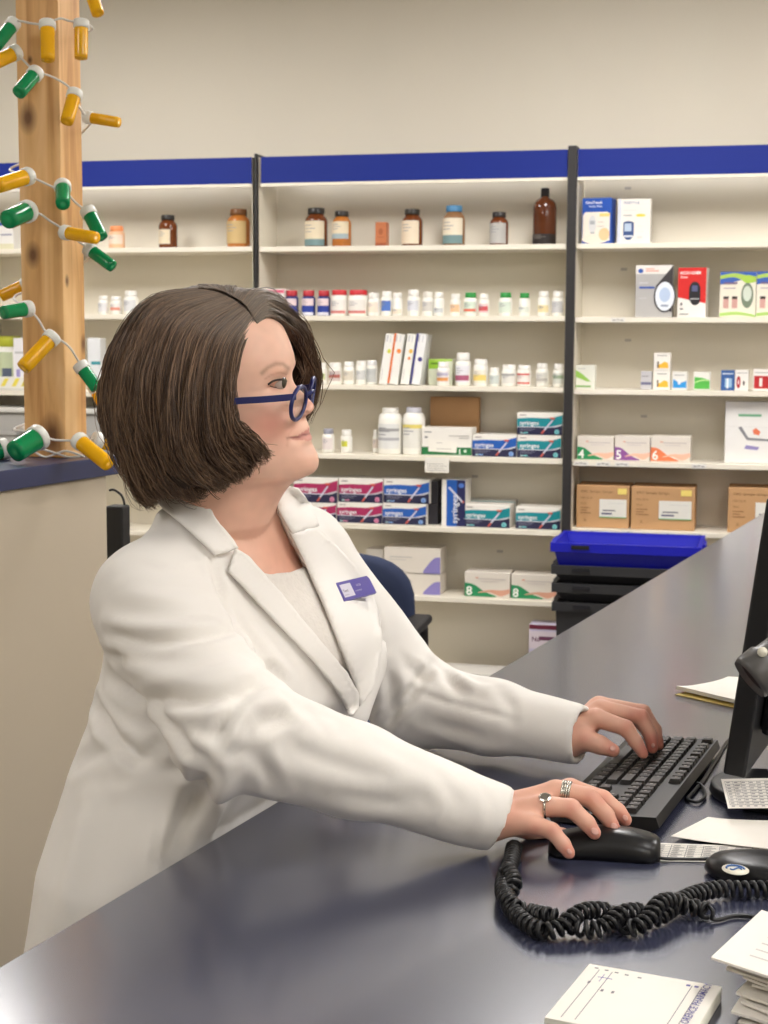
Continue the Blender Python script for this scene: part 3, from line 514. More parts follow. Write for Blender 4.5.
# wooden post
def wood():
    mt = mat('post_pine', (198, 150, 92), .5); nt = mt.node_tree; bs = nt.nodes['Principled BSDF']
    tc = nt.nodes.new('ShaderNodeTexCoord'); mp = nt.nodes.new('ShaderNodeMapping'); mp.inputs['Scale'].default_value = (22, 22, 1.6)
    nt.links.new(tc.outputs['Object'], mp.inputs[0])
    wv = nt.nodes.new('ShaderNodeTexNoise'); wv.inputs['Scale'].default_value = 1.6; wv.inputs['Detail'].default_value = 5; wv.inputs['Distortion'].default_value = .6
    nt.links.new(mp.outputs[0], wv.inputs['Vector'])
    cr = nt.nodes.new('ShaderNodeValToRGB'); e = cr.color_ramp.elements
    e[0].position = .3; e[0].color = lin((184, 130, 72))+(1,); e[1].position = .68; e[1].color = lin((236, 194, 138))+(1,)
    x = e.new(.5); x.color = lin((222, 174, 114))+(1,)
    nt.links.new(wv.outputs[0], cr.inputs[0]); last = cr.outputs[0]
    for q, rad in WK:                                            # knots
        vm = nt.nodes.new('ShaderNodeVectorMath'); vm.operation = 'SUBTRACT'; vm.inputs[1].default_value = q
        vs = nt.nodes.new('ShaderNodeVectorMath'); vs.operation = 'MULTIPLY'; vs.inputs[1].default_value = (1, 1, .62)
        vl = nt.nodes.new('ShaderNodeVectorMath'); vl.operation = 'LENGTH'
        nt.links.new(tc.outputs['Object'], vm.inputs[0]); nt.links.new(vm.outputs[0], vs.inputs[0]); nt.links.new(vs.outputs[0], vl.inputs[0])
        mr = nt.nodes.new('ShaderNodeMapRange'); mr.inputs[1].default_value = rad*.35; mr.inputs[2].default_value = rad*1.5; mr.inputs[3].default_value = .85; mr.inputs[4].default_value = 0
        nt.links.new(vl.outputs['Value'], mr.inputs[0])
        mx = nt.nodes.new('ShaderNodeMix'); mx.data_type = 'RGBA'; mx.inputs[7].default_value = lin((84, 46, 22))+(1,)
        nt.links.new(mr.outputs[0], mx.inputs[0]); nt.links.new(last, mx.inputs[6]); last = mx.outputs[2]
    nt.links.new(last, bs.inputs['Base Color']); return mt
PS = .0865; PR = math.radians(-2.0)
Rz = Matrix.Rotation(PR, 4, 'Z')
corner = Vector((pc.x, pc.y, HZ))                       # front right corner of the post
pcen = corner + (Rz @ Vector((-PS/2, PS/2, 0)))
def onpost(px, py, face, off=0.):
    """point on the post's front (0) or right (1) face"""
    n = Rz @ (Vector((0, -1, 0)) if face == 0 else Vector((1, 0, 0))); r = ray(px, py)
    s = (corner+n*off-CAM).dot(n)/r.dot(n); return CAM+r*s
Pinv = (Matrix.Translation(pcen) @ Rz).inverted()
WK = [(Pinv @ onpost(28, 118, 0), .014), (Pinv @ onpost(52, 436, 0), .02), (Pinv @ onpost(83.5, 344, 1), .009), (Pinv @ onpost(67, 281, 1), .006), (Pinv @ onpost(33, 255, 0), .012), (Pinv @ onpost(30, 60, 0), .004)]
b = MB(); b.box((-PS/2, -PS/2, .0006), (PS/2, PS/2, ZC-HZ-.002), wood(), bev=.002)
o = b.build('wooden_post'); o.location = (pcen.x, pcen.y, HZ); o.rotation_euler = (0, 0, PR); tag(o, 'pine wood post wrapped with a string of pill vial lights', 'post')
# string of vial lights
M_vg = mat('green_vial', (16, 150, 88), .16, trans=.15, var=.04); M_va = mat('amber_vial', (255, 188, 16), .16, trans=.1, var=.04)
M_vc = mat('white_vial_cap', (236, 236, 230), .4); M_wire = mat('white_wire', (214, 210, 204), .5)
tl = thing('string_lights', 'string of green and amber pill vial lights wound round the wooden post', 'string lights', (pcen.x, pcen.y, HZ)); til = inv(tl)
def vial(cap, end, r, m_, lab):
    ax = (end-cap); Lv = ax.length; ax.normalize()
    M = Matrix.Translation(cap) @ ax.to_track_quat('Z', 'Y').to_matrix().to_4x4()
    b = MB(); b.lathe([(r*.93, .0), (r*.9, Lv*.9), (r*.86, Lv), (r*.5, Lv*1.004), (0, Lv*1.004), (0, Lv*.96), (r*.76, Lv*.955), (r*.8, Lv*.04), (r*.8, 0)], m_, 24, M=til @ M, cap=False); v = b.build('vial', tl); v['label'] = lab
    b = MB(); b.lathe([(0, -.006), (r*.5, -.008), (r*1.02, -.0075), (r*1.08, -.005), (r*1.08, .006), (r*1.0, .0075), (.0, .0075)], M_vc, 24, M=til @ M, cap=False); b.build('cap', v)
    return v
DP = 2.86
VI = [((12.9, 24.4), (-4, 46), 6.6, 'g', 2.87, 2.84), ((47.4, 25.4), (48, 60), 7.4, 'a', 2.85, 2.83), ((81.2, 24.4), (81, 58.4), 7, 'a', 2.87, 2.86), ((89, -14), (98, 14), 6.8, 'a', 2.9, 2.88),
 ((15.2, 53), (-6, 63), 7.2, 'a', 2.88, 2.85), ((35, 73.8), (18.6, 93), 7.4, 'g', 2.85, 2.81), ((74.5, 94.8), (66.7, 122), 7, 'a', 2.86, 2.83), ((88.7, 117.5), (119, 122.4), 5.6, 'a', 2.9, 2.88),
 ((27, 176.5), (-3, 186), 8, 'a', 2.86, 2.80), ((62.6, 187), (62.8, 204), 7.6, 'g', 2.85, 2.80), ((27, 211.5), (8, 219.5), 10.0, 'g', 2.82, 2.76), ((88.6, 212.5), (101.6, 238), 7.3, 'g', 2.89, 2.87),
 ((66, 232.6), (96, 238), 6.6, 'a', 2.85, 2.81), ((90, 250), (112.6, 266.5), 6.6, 'g', 2.9, 2.88), ((26, 284.5), (1, 296), 6.4, 'a', 3.04, 3.04), ((27.3, 308.8), (3, 312.5), 7.4, 'g', 2.86, 2.82),
 ((51.5, 338), (23, 368), 8, 'a', 2.83, 2.79), ((81.5, 367), (97, 388.5), 7, 'g', 2.88, 2.87), ((94, 389), (103, 407), 5.0, 'a', 2.96, 2.96), ((38, 437.5), (14.5, 452), 11.6, 'g', 2.80, 2.755),
 ((80, 441.5), (108, 464), 8, 'a', 2.82, 2.77), ((97.5, 440.5), (123, 446.5), 7.8, 'a', 2.92, 2.95), ((4, 449), (-24, 457), 9.5, 'g', 2.86, 2.83), ((21, 430), (27, 440), 5, 'a', 3.04, 3.04)]
def pdep(py, d): return d+proj(onpost(66, py, 0))[2]-2.90
for c_, e_, r_, k_, d0_, d1_ in VI:
    d0_, d1_ = pdep(c_[1], d0_), pdep(e_[1], d1_); r_ *= 1.06
    vial(Q(*c_, d0_), Q(*e_, d1_), r_*d0_/FPX, M_vg if k_ == 'g' else M_va, 'green vial' if k_ == 'g' else 'amber vial')
WP = [[(12, 20, 2.88), (20, 21, 2.86), (36, 24, 2.85), (47, 23, 2.845), (60, 18.5, 2.85), (70, 21, 2.86), (82, 22, 2.885), (92, 30, 2.96), (60, 40, 3.03), (16, 46, 2.96), (15, 51, 2.885), (28, 65, 2.855), (37, 72, 2.85), (50, 76, 2.855), (65, 84, 2.865), (75, 94, 2.87), (78, 104, 2.875), (84, 114, 2.89), (95, 122, 2.96), (60, 150, 3.03), (16, 168, 2.95), (26, 175, 2.865), (40, 181, 2.855), (55, 188, 2.86), (65, 191, 2.87), (75, 202, 2.88), (87, 211, 2.90), (97, 212, 2.97), (60, 208, 3.03), (20, 206, 2.93), (30, 211, 2.835), (40, 214, 2.85), (50, 221, 2.855), (66, 231, 2.868), (78, 241, 2.88), (89, 249, 2.905), (96, 256, 2.97), (60, 280, 3.03), (20, 296, 2.95), (28, 308, 2.865), (38, 319, 2.85), (47, 333, 2.845), (62, 341, 2.86), (71, 349, 2.87), (80, 363, 2.885), (93, 375, 2.96), (60, 410, 3.03), (20, 428, 2.98), (28, 432, 2.86), (43, 436, 2.835), (55, 440, 2.85), (77, 440.5, 2.85), (93, 440, 2.92)],
      [(33, 451, 2.85), (45, 457, 2.85), (58, 453, 2.855), (66, 451, 2.86), (80, 455, 2.86), (84, 457, 2.87)], [(42, 449, 2.85), (55, 453, 2.85), (68, 457, 2.855), (80, 456.5, 2.86)]]
b = MB()
Mw = til
def wadj(q):
    x, y, d = q
    if d >= 2.93: x, d = (91.5, d+.03) if x > 85 else (x-5, d) if x < 30 else (x, d+.035)
    return (x, y, d)
for W0 in WP:
    W0 = [wadj(q) for q in W0]; b.tube(catmull([Mw @ Q(q[0], q[1], pdep(q[1], q[2])) for q in W0], len(W0)*6), .0021, M_wire, 7)
b.build('wire', tl)
# totes
def tote(cx, cy, w, d, h, z, rz, m_, label, nm='storage_tote', opn=True):
    t = thing(nm, label, 'tote', (cx, cy, z), rz, 'stack of plastic totes')
    b = MB(); w2, d2 = w/2, d/2; tp = .022
    def ring(s, zz): return [(-w2+s, -d2+s, zz), (w2-s, -d2+s, zz), (w2-s, d2-s, zz), (-w2+s, d2-s, zz)]
    rs = [ring(tp+.012, 0), ring(.012, h-.03), ring(.0, h-.03), ring(.0, h), ring(.014, h), ring(.016, h-.012), ring(tp+.018, .006)]
    vs = sum(rs, []); fs = [(3,2,1,0)]
    for k in range(len(rs)-1):
        for i in range(4): fs.append((k*4+i, k*4+(i+1) % 4, k*4+4+(i+1) % 4, k*4+4+i))
    e = (len(rs)-1)*4; fs.append((e, e+1, e+2, e+3)); b.add(vs, fs, m_); b.build('bin', t)
    b = MB(); [b.box((sx*(w2-.1)-.03, -d2-.004, h-.02), (sx*(w2-.1)+.03, -d2+.002, h-.006), mat('tote_latch', (24, 24, 30), .5), bev=.001) for sx in (-1,)]
    b.build('latch', t)
    for sx in (-1, 1):
        b = MB(); b.box((sx*(w2+.004)-.006, -.05, h-.024), (sx*(w2+.004)+.006, .05, h-.004), m_, bev=.002); b.build('handle', t)
    return t
Yt = 5.08; xa, xb = ony(550, 560, Yt).x, ony(701, 560, Yt).x; wt = xb-xa; cxt = (xa+xb)/2
M_tb = mat('blue_tote_plastic', (24, 28, 170), .4); M_tk = mat('black_tote_plastic', (48, 48, 50), .45)
zr = [ony(560, py, Yt).z for py in (543, 565.5, 583.5, 602.5)]            # rim heights, top to bottom
hs = .19; nlab = ['bright blue open tote on top of the stack', 'black tote directly under the blue one', 'black tote second under the blue one', 'black tote lowest visible in the stack by the counter']
# nested totes: each tote's floor sits a little above the one below
dz = (zr[0]-zr[3])/3
tote(cxt, Yt+.17, wt, .34, .1, zr[0]-.1, 0, M_tb, nlab[0])
for k in (1, 2, 3):
    h = zr[k]-.0 - (zr[k+1] if k < 3 else 0.001) - .002
    tote(cxt+.002*k, Yt+.17, wt-.004, .335, h, zr[k]-h, 0, M_tk, nlab[k])
# office chair, seen between her back and the far sleeve
M_ch = mat('navy_upholstery', (34, 44, 72), .85, var=.08, scale=300, bump=.3, bscale=900); M_chk = mat('black_chair_plastic', (26, 26, 28), .45)
cb = Q(325, 600, 4.25); crz = math.radians(2)
t = thing('office_chair', 'navy blue upholstered office chair with black arms behind the woman', 'chair', (cb.x, cb.y, 0), crz)
zt_ = Q(380, 551.5, 4.25).z; zb_ = .53
b = MB(); n = 14; vs = []
def srect(a, bb, e=3.2, k=28): return [(a*abs(math.cos(q))**(2/e)*math.copysign(1, math.cos(q)), bb*abs(math.sin(q))**(2/e)*math.copysign(1, math.sin(q))) for q in [2*PI*i/k for i in range(k)]]
hw, hh = .245, (zt_-zb_)/2; zc = (zt_+zb_)/2; K = 28
for sc_, yy in ((.0, -.035), (.6, -.036), (.92, -.03), (1, -.012), (1, .012), (.92, .03), (.6, .036), (0, .036)):
    for x, z in srect(hw*max(sc_, .02), hh*max(sc_, .02)): vs.append((x, yy+.16*(x/hw)**2*.25, zc+z))
fs = [(j*K+i, j*K+(i+1) % K, (j+1)*K+(i+1) % K, (j+1)*K+i) for j in range(7) for i in range(K)]
b.add(vs, fs, M_ch, True); b.build('backrest', t)
b = MB(); b.prism([(x, y-.29) for x, y in srect(.235, .235, 4)], .455, .53, M_ch, smooth=False); b.build('seat', t)
b = MB(); b.tube([(0, -.1, .44), (0, .06, .45), (0, .075, .6), (0, .06, .75)], .022, M_chk, 8); b.build('back_bracket', t)
for sx in (-1, 1):
    b = MB(); b.tube([(sx*.19, -.2, .45), (sx*.25, -.2, .46), (sx*.262, -.2, .55), (sx*.262, -.14, .71), (sx*.262, -.05, .72), (sx*.262, .06, .70), (sx*.262, .08, .56), (sx*.2, .0, .455)], .017, M_chk, 8); b.box((sx*.262-.03, -.22, .715), (sx*.262+.03, .06, .74), M_chk, bev=.01); b.build('armrest', t)
b = MB(); b.lathe([(0, .08), (.03, .08), (.03, .25), (.02, .25), (.02, .45), (.0, .45)], M_chk, 14, M=Matrix.Translation((0, -.25, 0)), cap=False); b.build('gas_column', t)
for k in range(5):
    a = 2*PI*k/5+.3; b = MB(); e = Vector((.28*math.cos(a), .28*math.sin(a)-.25, .075)); b.tube([(0, -.25, .1), (e.x, e.y, e.z)], [.026, .016], M_chk, 8); lg = b.build('leg', t)
    b = MB(); b.lathe([(0, -.012), (.027, -.012), (.027, .012), (0, .012)], M_chk, 14, M=Matrix.Translation((e.x, e.y, .0285)) @ Matrix.Rotation(PI/2, 4, 'X') , cap=False); b.build('caster', lg)
# wall power box built against the back of the half wall
pb = Q(118, 520, 3.05)
t = thing('power_box', 'black power box with a looped cord just past the half wall end', 'power box', (pb.x, pb.y, 0)); M_pb = mat('power_box_black', (30, 30, 32), .5)
zz0, zz1 = Q(118, 620, 3.05).z, Q(118, 505, 3.05).z
b = MB(); b.box((-.018, -.02, .001), (.018, .02, zz1), M_pb, bev=.004); b.build('housing', t)
iv = inv(t); b = MB(); b.tube(catmull([iv @ Q(*q) for q in ((109, 490.5, 3.05), (114, 490, 3.05), (121, 495, 3.05), (124, 502, 3.05), (124.5, 510, 3.05))], 20), .0024, M_pb, 7); b.build('cord', t)
# ------------------------------------------------------------------ things lying on the counter
M_key = mat('key_black_plastic', (44, 42, 40), .42, var=.1); M_kb = mat('keyboard_black', (38, 37, 36), .45); M_blk = mat('gloss_black_plastic', (24, 24, 26), .3)
M_pap = mat('white_paper', (236, 231, 222), .7, var=.02); M_ink = mat('grey_ink', (120, 118, 122), .7); M_inkb = mat('blue_ink', (96, 92, 160), .7)
B0, C0 = onz(659, 837, ZT), onz(720.5, 739.5, ZT+.022)-Vector((0, 0, .022))
kd = (C0-B0).normalized(); kaz = math.atan2(kd.y, kd.x); KL = (C0-B0).length; KD = .128
t = thing('keyboard', 'black full-size computer keyboard under the far hand', 'keyboard', tuple(B0), kaz)
# local x: along the keyboard away from the camera, y: towards the woman, z up
def ktop(y): return .022-.009*y/KD
b = MB(); sec = [(0.0, .010), (.004, .0215), (KD-.012, ktop(KD-.012)), (KD, .008), (KD-.004, .002), (.008, .006)]
vs = [(x, y, z) for x in (0, KL) for y, z in sec]; k6 = len(sec)
b.add(vs, [tuple(range(k6)), tuple(range(k6, 2*k6))[::-1]]+[(i, k6+i, k6+(i+1) % k6, (i+1) % k6) for i in range(k6)], M_kb); b.build('body', t)
for x in (.05, KL-.07):
    b = MB(); b.box((x, .012, .0005), (x+.02, .02, .0085), M_kb); b.build('foot', t)
U = (KL-.016)/22.5; ymap = [.014, .036, .053, .070, .087, .104]; print('keyboard length', KL)     # row centres, function row at the back
rows = []
def row(r, start, ws):
    x = start
    for w_ in ws: rows.append((r, x, w_)); x += w_
far = KL-.010                                          # Escape end is the far end
row(0, 0, [1]); row(0, 2, [1]*4); row(0, 6.5, [1]*4); row(0, 11, [1]*3)
row(1, 0, [1]*13+[2]); row(2, 0, [1.5]+[1]*12+[1.5]); row(3, 0, [1.75]+[1]*11+[2.25]); row(4, 0, [2.25]+[1]*10+[2.75]); row(5, 0, [1.25]*3+[6.25]+[1.25]*4)
row(1, 15.25, [1]*3); row(2, 15.25, [1]*3); row(4, 16.25, [1]); row(5, 15.25, [1]*3)
for r in (1, 2, 3, 4): row(r, 18.5, [1]*3)
row(5, 18.5, [2, 1]); rows += [(2.5, 21.5, 1), (4.5, 21.5, 1), (1, 21.5, 1)]
M_leg = mat('key_legend', (150, 142, 138), .5); red = mat('key_red_legend', (120, 60, 56), .45)
for r, x, w_ in rows[:100]:
    yc = ymap[int(r)] if r == int(r) else (ymap[int(r)]+ymap[int(r)+1])/2
    hy = .0074 if r == int(r) else .0159
    xa, xb = far-(x+w_)*U*.985+.001, far-x*U*.985-.001; z = ktop(yc)
    b = MB(); e = .0014
    b.add([(xa, yc-hy, z-.001), (xb, yc-hy, z-.001), (xb, yc+hy, z-.001), (xa, yc+hy, z-.001), (xa+e, yc-hy+e, z+.0055), (xb-e, yc-hy+e, z+.0055), (xb-e, yc+hy-e*1.4, z+.0048), (xa+e, yc+hy-e*1.4, z+.0048)],
          [(4,5,6,7), (0,1,5,4), (1,2,6,5), (2,3,7,6), (3,0,4,7)], M_key)
    lx = xb-.0035; b.add([(lx-.003, yc-.0022, z+.00585), (lx, yc-.0022, z+.00585), (lx, yc+.0012, z+.0057), (lx-.003, yc+.0012, z+.0057)], [(0,1,2,3)], M_leg)
    b.build('key', t)
KB = t
b = MB(); b.tube(catmull([B0+(0,0,.012) if False else Vector(q) for q in (onz(697, 783, ZT+.006), onz(703, 787, ZT+.004), onz(705, 796, ZT+.0035), onz(698, 802, ZT+.0035), onz(688, 799, ZT+.0035), onz(694, 791, ZT+.004), onz(704, 779, ZT+.0035), onz(716, 760, ZT+.0035), onz(735, 735, ZT+.0035), onz(790, 715, ZT+.0035))], 50), .0022, M_blk, 7)
tag(b.build('keyboard_cable'), 'thin black cable looping behind the keyboard', 'cable')
# mouse
m0, m1 = onz(549, 850, ZT), onz(652, 856, ZT); md = (m1-m0).normalized(); ml = .118
t = thing('computer_mouse', 'black computer mouse under the ringed hand', 'mouse', tuple(m0), math.atan2(md.y, md.x))
b = MB(); vs = []; NX, NY = 22, 16
def mprof(s): return max(0, (math.sin(PI*min(1, (s*.93+.05)))**.55))
for i in range(NX+1):
    s = i/NX; wd_ = .031*(1-.12*math.sin(PI*s))*(1-(2*abs(s-.5))**8*.42); hg = .028*math.sin(PI*(.13+.66*s))**.8 if 0 < s < 1 else (.012 if s == 0 else .017)
    for k in range(NY):
        a = PI*k/(NY-1); c, sn = math.cos(a), math.sin(a)
        vs.append((ml*s, wd_*math.copysign(abs(c)**.7, c), .0012+hg*sn**.8))
fs = [(i*NY+k, i*NY+k+1, (i+1)*NY+k+1, (i+1)*NY+k) for i in range(NX) for k in range(NY-1)]+[tuple(range(NY))[::-1], tuple(NX*NY+k for k in range(NY))]+[(i*NY, (i+1)*NY, (i+1)*NY+NY-1, i*NY+NY-1) for i in range(NX)]
b.add([(x, y, z) for x, y, z in vs], [f[::-1] for f in fs], M_blk, True); b.build('body', t)
b = MB(); b.lathe([(0, -.003), (.006, -.003), (.0068, 0), (.006, .003), (0, .003)], mat('wheel_rubber', (52, 50, 50), .7), 18, M=Matrix.Translation((ml*.8, 0, .0195)) @ Matrix.Rotation(PI/2, 4, 'X'), cap=False); b.build('scroll_wheel', t)
b = MB(); b.box((ml*.5, -.0006, .024), (ml*.76, .0006, .0275), M_kb); b.build('button_gap', t)
b = MB(); b.tube(catmull([onz(652, 857, ZT+.006), onz(672, 859, ZT+.0025), onz(705, 859, ZT+.0025), onz(735, 856.5, ZT+.0025), onz(790, 852, ZT+.0025)], 40), .0017, M_blk, 7); tag(b.build('mouse_cable'), 'thin black mouse cable running over the papers', 'cable')
# monitor seen from behind, its stand base
w0 = onz(722.5, 774, .992); mp = onz(742.5, 776, .992)
az = math.radians(90-9.4); t = thing('monitor', 'black computer monitor seen edge-on from its back', 'monitor', (w0.x, w0.y, ZT), az-PI/2)
# local: y away along the counter, x to the customer side, z up
tl_ = math.radians(7.0); MR = Matrix.Translation((0, 0, .042)) @ Matrix.Rotation(tl_, 4, 'Y')
M_mon = mat('monitor_black', (20, 20, 22), .38)
b = MB(); b.box((0, 0, 0), (.026, .52, .33), M_mon, M=MR, bev=.003); b.build('bezel', t)
b = MB(); b.box((-.0008, .012, .016), (.0004, .508, .318), mat('screen_glass', (14, 16, 20), .12), M=MR); b.build('screen', t)
b = MB(); b.box((.026, .05, .04), (.05, .47, .29), M_mon, M=MR, bev=.01); b.build('back_shell', t)
b = MB(); b.box((.05, .20, .06), (.085, .32, .2), M_mon, M=MR, bev=.008); b.build('neck_mount', t)
b = MB(); b.tube([(.1, .26, .012), (.105, .26, .08), (.1, .26, .15)], [.026, .022, .02], M_mon, 12); b.build('neck', t)
q = onz(768, 797, ZT)
b = MB(); prof = [(0, .0008), (.066, .0008), (.070, .006), (.068, .014)]
for k in range(9): prof += [(.066-.006*k, .0165 if k % 2 == 0 else .0145)]
prof += [(.0, .0175)]; iv = inv(t); lq = iv @ q
b.lathe(prof, M_mon, 48, M=Matrix.Translation((lq.x, lq.y, 0)), cap=False); b.build('base', t)
# flat papers
def sheet(name, corners, z, label, cat='paper', thick=.0006, mat_=None, curl=0., group=None, ink=None, cols=12):
    """four corners (photo columns/rows of the sheet on the height z) as a thin sheet with printed lines"""
    C = [onz(x, y, z+(q if isinstance(q, float) else 0)) for x, y, *r_ in corners for q in [r_[0] if r_ else 0]]
    o0 = sum(C, Vector())/4; t_ = thing(name, label, cat, (o0.x, o0.y, z), 0, group)
    def pt(u, v, dz=0.): p = C[0]*(1-u)*(1-v)+C[1]*u*(1-v)+C[2]*u*v+C[3]*(1-u)*v; return Vector((p.x-o0.x, p.y-o0.y, p.z-z+dz+curl*(abs(2*u-1)**3)))
    b = MB(); n = 10; vs = [pt(i/n, j/n, thick) for j in range(n+1) for i in range(n+1)]+[pt(i/n, j/n) for j in range(n+1) for i in range(n+1)]; N2 = (n+1)**2
    fs = []
    for j in range(n):
        for i in range(n): a = j*(n+1)+i; fs += [(a, a+1, a+n+2, a+n+1), (N2+a+n+1, N2+a+n+2, N2+a+1, N2+a)]
    edge = [i for i in range(n)]+[i*(n+1)+n for i in range(n)]+[n*(n+1)+n-i for i in range(n)]+[(n-i)*(n+1) for i in range(n)]
    for k in range(len(edge)): a, c = edge[k], edge[(k+1) % len(edge)]; fs.append((a, N2+a, N2+c, c))
    b.add(vs, fs, mat_ or M_pap, False); b.build('sheet', t_)
    if ink:
        b = MB()
        for (u0, v0, u1, v1), mk in ink(pt): b.add([pt(u0, v0, thick+.0003), pt(u1, v0, thick+.0003), pt(u1, v1, thick+.0003), pt(u0, v1, thick+.0003)], [(0,1,2,3)], mk)
        b.build('printing', t_)
    return t_, pt
def grid(pt):
    r = []
    for k in range(9):
        v = .1+.1*k; r.append(((.04, v, .96, v+.012), M_ink))
        for c in range(8): r.append(((.06+.112*c, v+.035, .06+.112*c+.05+.03*((k*c) % 2), v+.06), M_ink))
    r += [((.04+.115*c, .1, .044+.115*c, .9), M_ink) for c in range(9)]
    return r
def lines(n):
    return lambda pt: [((.06, .12+.8*k/n, .5+.4*((k*7) % 3)/3, .12+.8*k/n+.03), M_ink) for k in range(n)]
sheet('printed_sheet', [(651, 843), (790, 848), (790, 864), (643, 861)], ZT+.0006, 'printed table sheet lying flat under the mouse cable', ink=grid)
sheet('paper_sheet', [(708, 819), (800, 822), (800, 853), (671, 838)], ZT+.003, 'blank white sheet between the keyboard and the oval-stickered stand', curl=.002)
sheet('paper_slip', [(721, 779.5), (790, 778), (795, 808), (728, 808.5)], ZT+.0186, 'small printed slip lying on the round ridged monitor base', ink=grid)
sheet('notepad', [(676, 692), (728, 682.5), (785, 686), (745, 708.5)], ZT+.0016, 'white notepad with a yellow bottom sheet behind the monitor edge', 'notepad', thick=.006, curl=.004)
nt_ = bpy.data.objects['notepad']; b = MB(); C4 = [onz(x, y, ZT) for x, y in ((675, 695), (728, 684.5), (785, 688), (745, 710.5))]
b.add([c+Vector((0, 0, .0016)) for c in C4]+[c+Vector((0, 0, .0004)) for c in C4], [(0,1,2,3)[::-1], (4,5,6,7), (0,1,5,4), (1,2,6,5), (2,3,7,6), (3,0,4,7)], mat('yellow_card', (222, 196, 110), .6)); b.build('backing_card', nt_, inv(nt_))
# prescription pad
F_, G_, N_ = onz(589.5, 963.7, ZT+.013), onz(721.8, 986.5, ZT+.013), onz(544.5, 1017.5, ZT+.013)
ex = G_-F_; ey = N_-F_; ey = ey.normalized()*max(ey.length, .075)
t = thing('prescription_pad', 'thick pad of printed prescription forms at the front of the counter', 'notepad', (F_.x, F_.y, ZT)); 
def pp(u, v, z): p = F_+ex*u+ey*v; return (p.x-F_.x, p.y-F_.y, z)
b = MB(); NL = 7
b.add([pp(u+.006*math.sin(3*l), v+.004*math.cos(5*l), .0006+.012*l/NL) for l in range(NL+1) for u, v in ((0,0),(1,0),(1,1),(0,1))], [(3,2,1,0)]+[(l*4+i, l*4+(i+1) % 4, l*4+4+(i+1) % 4, l*4+4+i) for l in range(NL) for i in range(4)]+[(NL*4, NL*4+1, NL*4+2, NL*4+3)], mat('pad_edge', (222, 220, 206), .7)); b.build('paper_block', t)
b = MB(); b.add([pp(u, v, z) for z in (.0126, .0130) for u, v in ((0,0),(1,0),(1,1),(0,1))], [(3,2,1,0), (4,5,6,7), (0,1,5,4), (1,2,6,5), (2,3,7,6), (3,0,4,7)], M_pap); b.build('top_sheet', t)
b = MB(); z = .0133
def pq(u0, v0, u1, v1, m_): b.add([pp(u0, v0, z), pp(u1, v0, z), pp(u1, v1, z), pp(u0, v1, z)], [(0,1,2,3)], m_)
for u in (.1, .2, .8, .87): pq(u, .08, u+.006, .95, M_ink)
for k, u in enumerate((.06, .14, .22, .3, .4)): pq(u, .05+.01*k, u+.03, .07+.01*k, M_ink)
for u in (.09, .22, .3): pq(u, .3+.1*(u > .2), u+.02, .34+.1*(u > .2), M_ink)
for u in (.76, .82): pq(u, .07, u+.03, .1, M_inkb)
pq(.13, .2, .24, .21, M_inkb); pq(.16, .14, .165, .28, M_inkb); pq(.2, .12, .204, .26, M_inkb)
A_ = math.atan2(ey.y, ey.x)
b.text('FLORENCE PHARMACY', .0088, M_inkb, Matrix.Translation(pp(.93, .78, z)) @ Matrix.Rotation(A_+PI, 4, 'Z'), bold=.01); b.build('printing', t)
# pile of loose slips at the right corner: each slip on its own
pile = [((738, 1021), .004), ((731, 1011), .010), ((741, 1001), .014), ((736, 992), .019), ((752, 984), .024), ((743, 976), .029), ((726, 967.5), .034), ((733, 962), .039), ((711, 957), .045)]
lb = ['lowest slip, just above the counter top', 'second slip up with a corner toward the pad', 'third slip up, set further back', 'fourth slip up with a corner sticking out', 'fifth slip up, almost hidden', 'middle slip under two long corners', 'slip with a sharp corner just under the top pair', 'slip directly under the topmost one', 'topmost slip with the longest sharp corner']
for k, ((px, py), dz) in enumerate(pile):
    A0 = onz(px, py, ZT+dz); d1_ = onz(768, 904, ZT+dz)-onz(711, 957, ZT+dz); d2_ = onz(775, 978, ZT+dz)-onz(711, 957, ZT+dz); jt = .12*math.sin(k*2.1) if k < 8 else 0; a1 = math.atan2(d1_.y, d1_.x)+jt; a2 = math.atan2(d2_.y, d2_.x)+jt
    e1 = Vector((math.cos(a1), math.sin(a1), 0))*(.105+.01*(k % 3)); e2 = Vector((math.cos(a2), math.sin(a2), .0))*.13
    t = thing('paper_slip', 'loose paper '+lb[k]+', in the corner pile', 'paper', (A0.x, A0.y, A0.z-.0022), 0, 'pile of loose slips')
    b = MB(); n = 8; vs = []
    for zz_ in (.0012, 0):
        for j in range(n+1):
            for i in range(n+1):
                p = e1*(i/n)+e2*(j/n); vs.append((p.x, p.y, .0022*(1 if zz_ else 0)+ .0*math.sin(i*.7)))
    N2 = (n+1)**2; fs = []
    for j in range(n):
        for i in range(n): a = j*(n+1)+i; fs += [(a+n+1, a+n+2, a+1, a), (N2+a, N2+a+1, N2+a+n+2, N2+a+n+1)]
    edge = [i for i in range(n)]+[i*(n+1)+n for i in range(n)]+[n*(n+1)+n-i for i in range(n)]+[(n-i)*(n+1) for i in range(n)]
    for q_ in range(len(edge)): a, c = edge[q_], edge[(q_+1) % len(edge)]; fs.append((a, c, N2+c, N2+a))
    b.add(vs, fs, M_pap if k % 3 else mat('ivory_paper', (228, 222, 210), .7)); b.build('sheet', t)
    if k in (8, 3):
        b = MB()
        for q_ in range(5): p = e1*(.2+.12*q_)+e2*.2; p2 = p+e2*.35; d_ = e1*.02; b.add([(p.x, p.y, .0024), (p2.x, p2.y, .0024), (p2.x+d_.x, p2.y+d_.y, .0024), (p.x+d_.x, p.y+d_.y, .0024)], [(0,1,2,3)], mat('pale_grey_ink', (196, 190, 186), .7))
        b.build('printing', t)
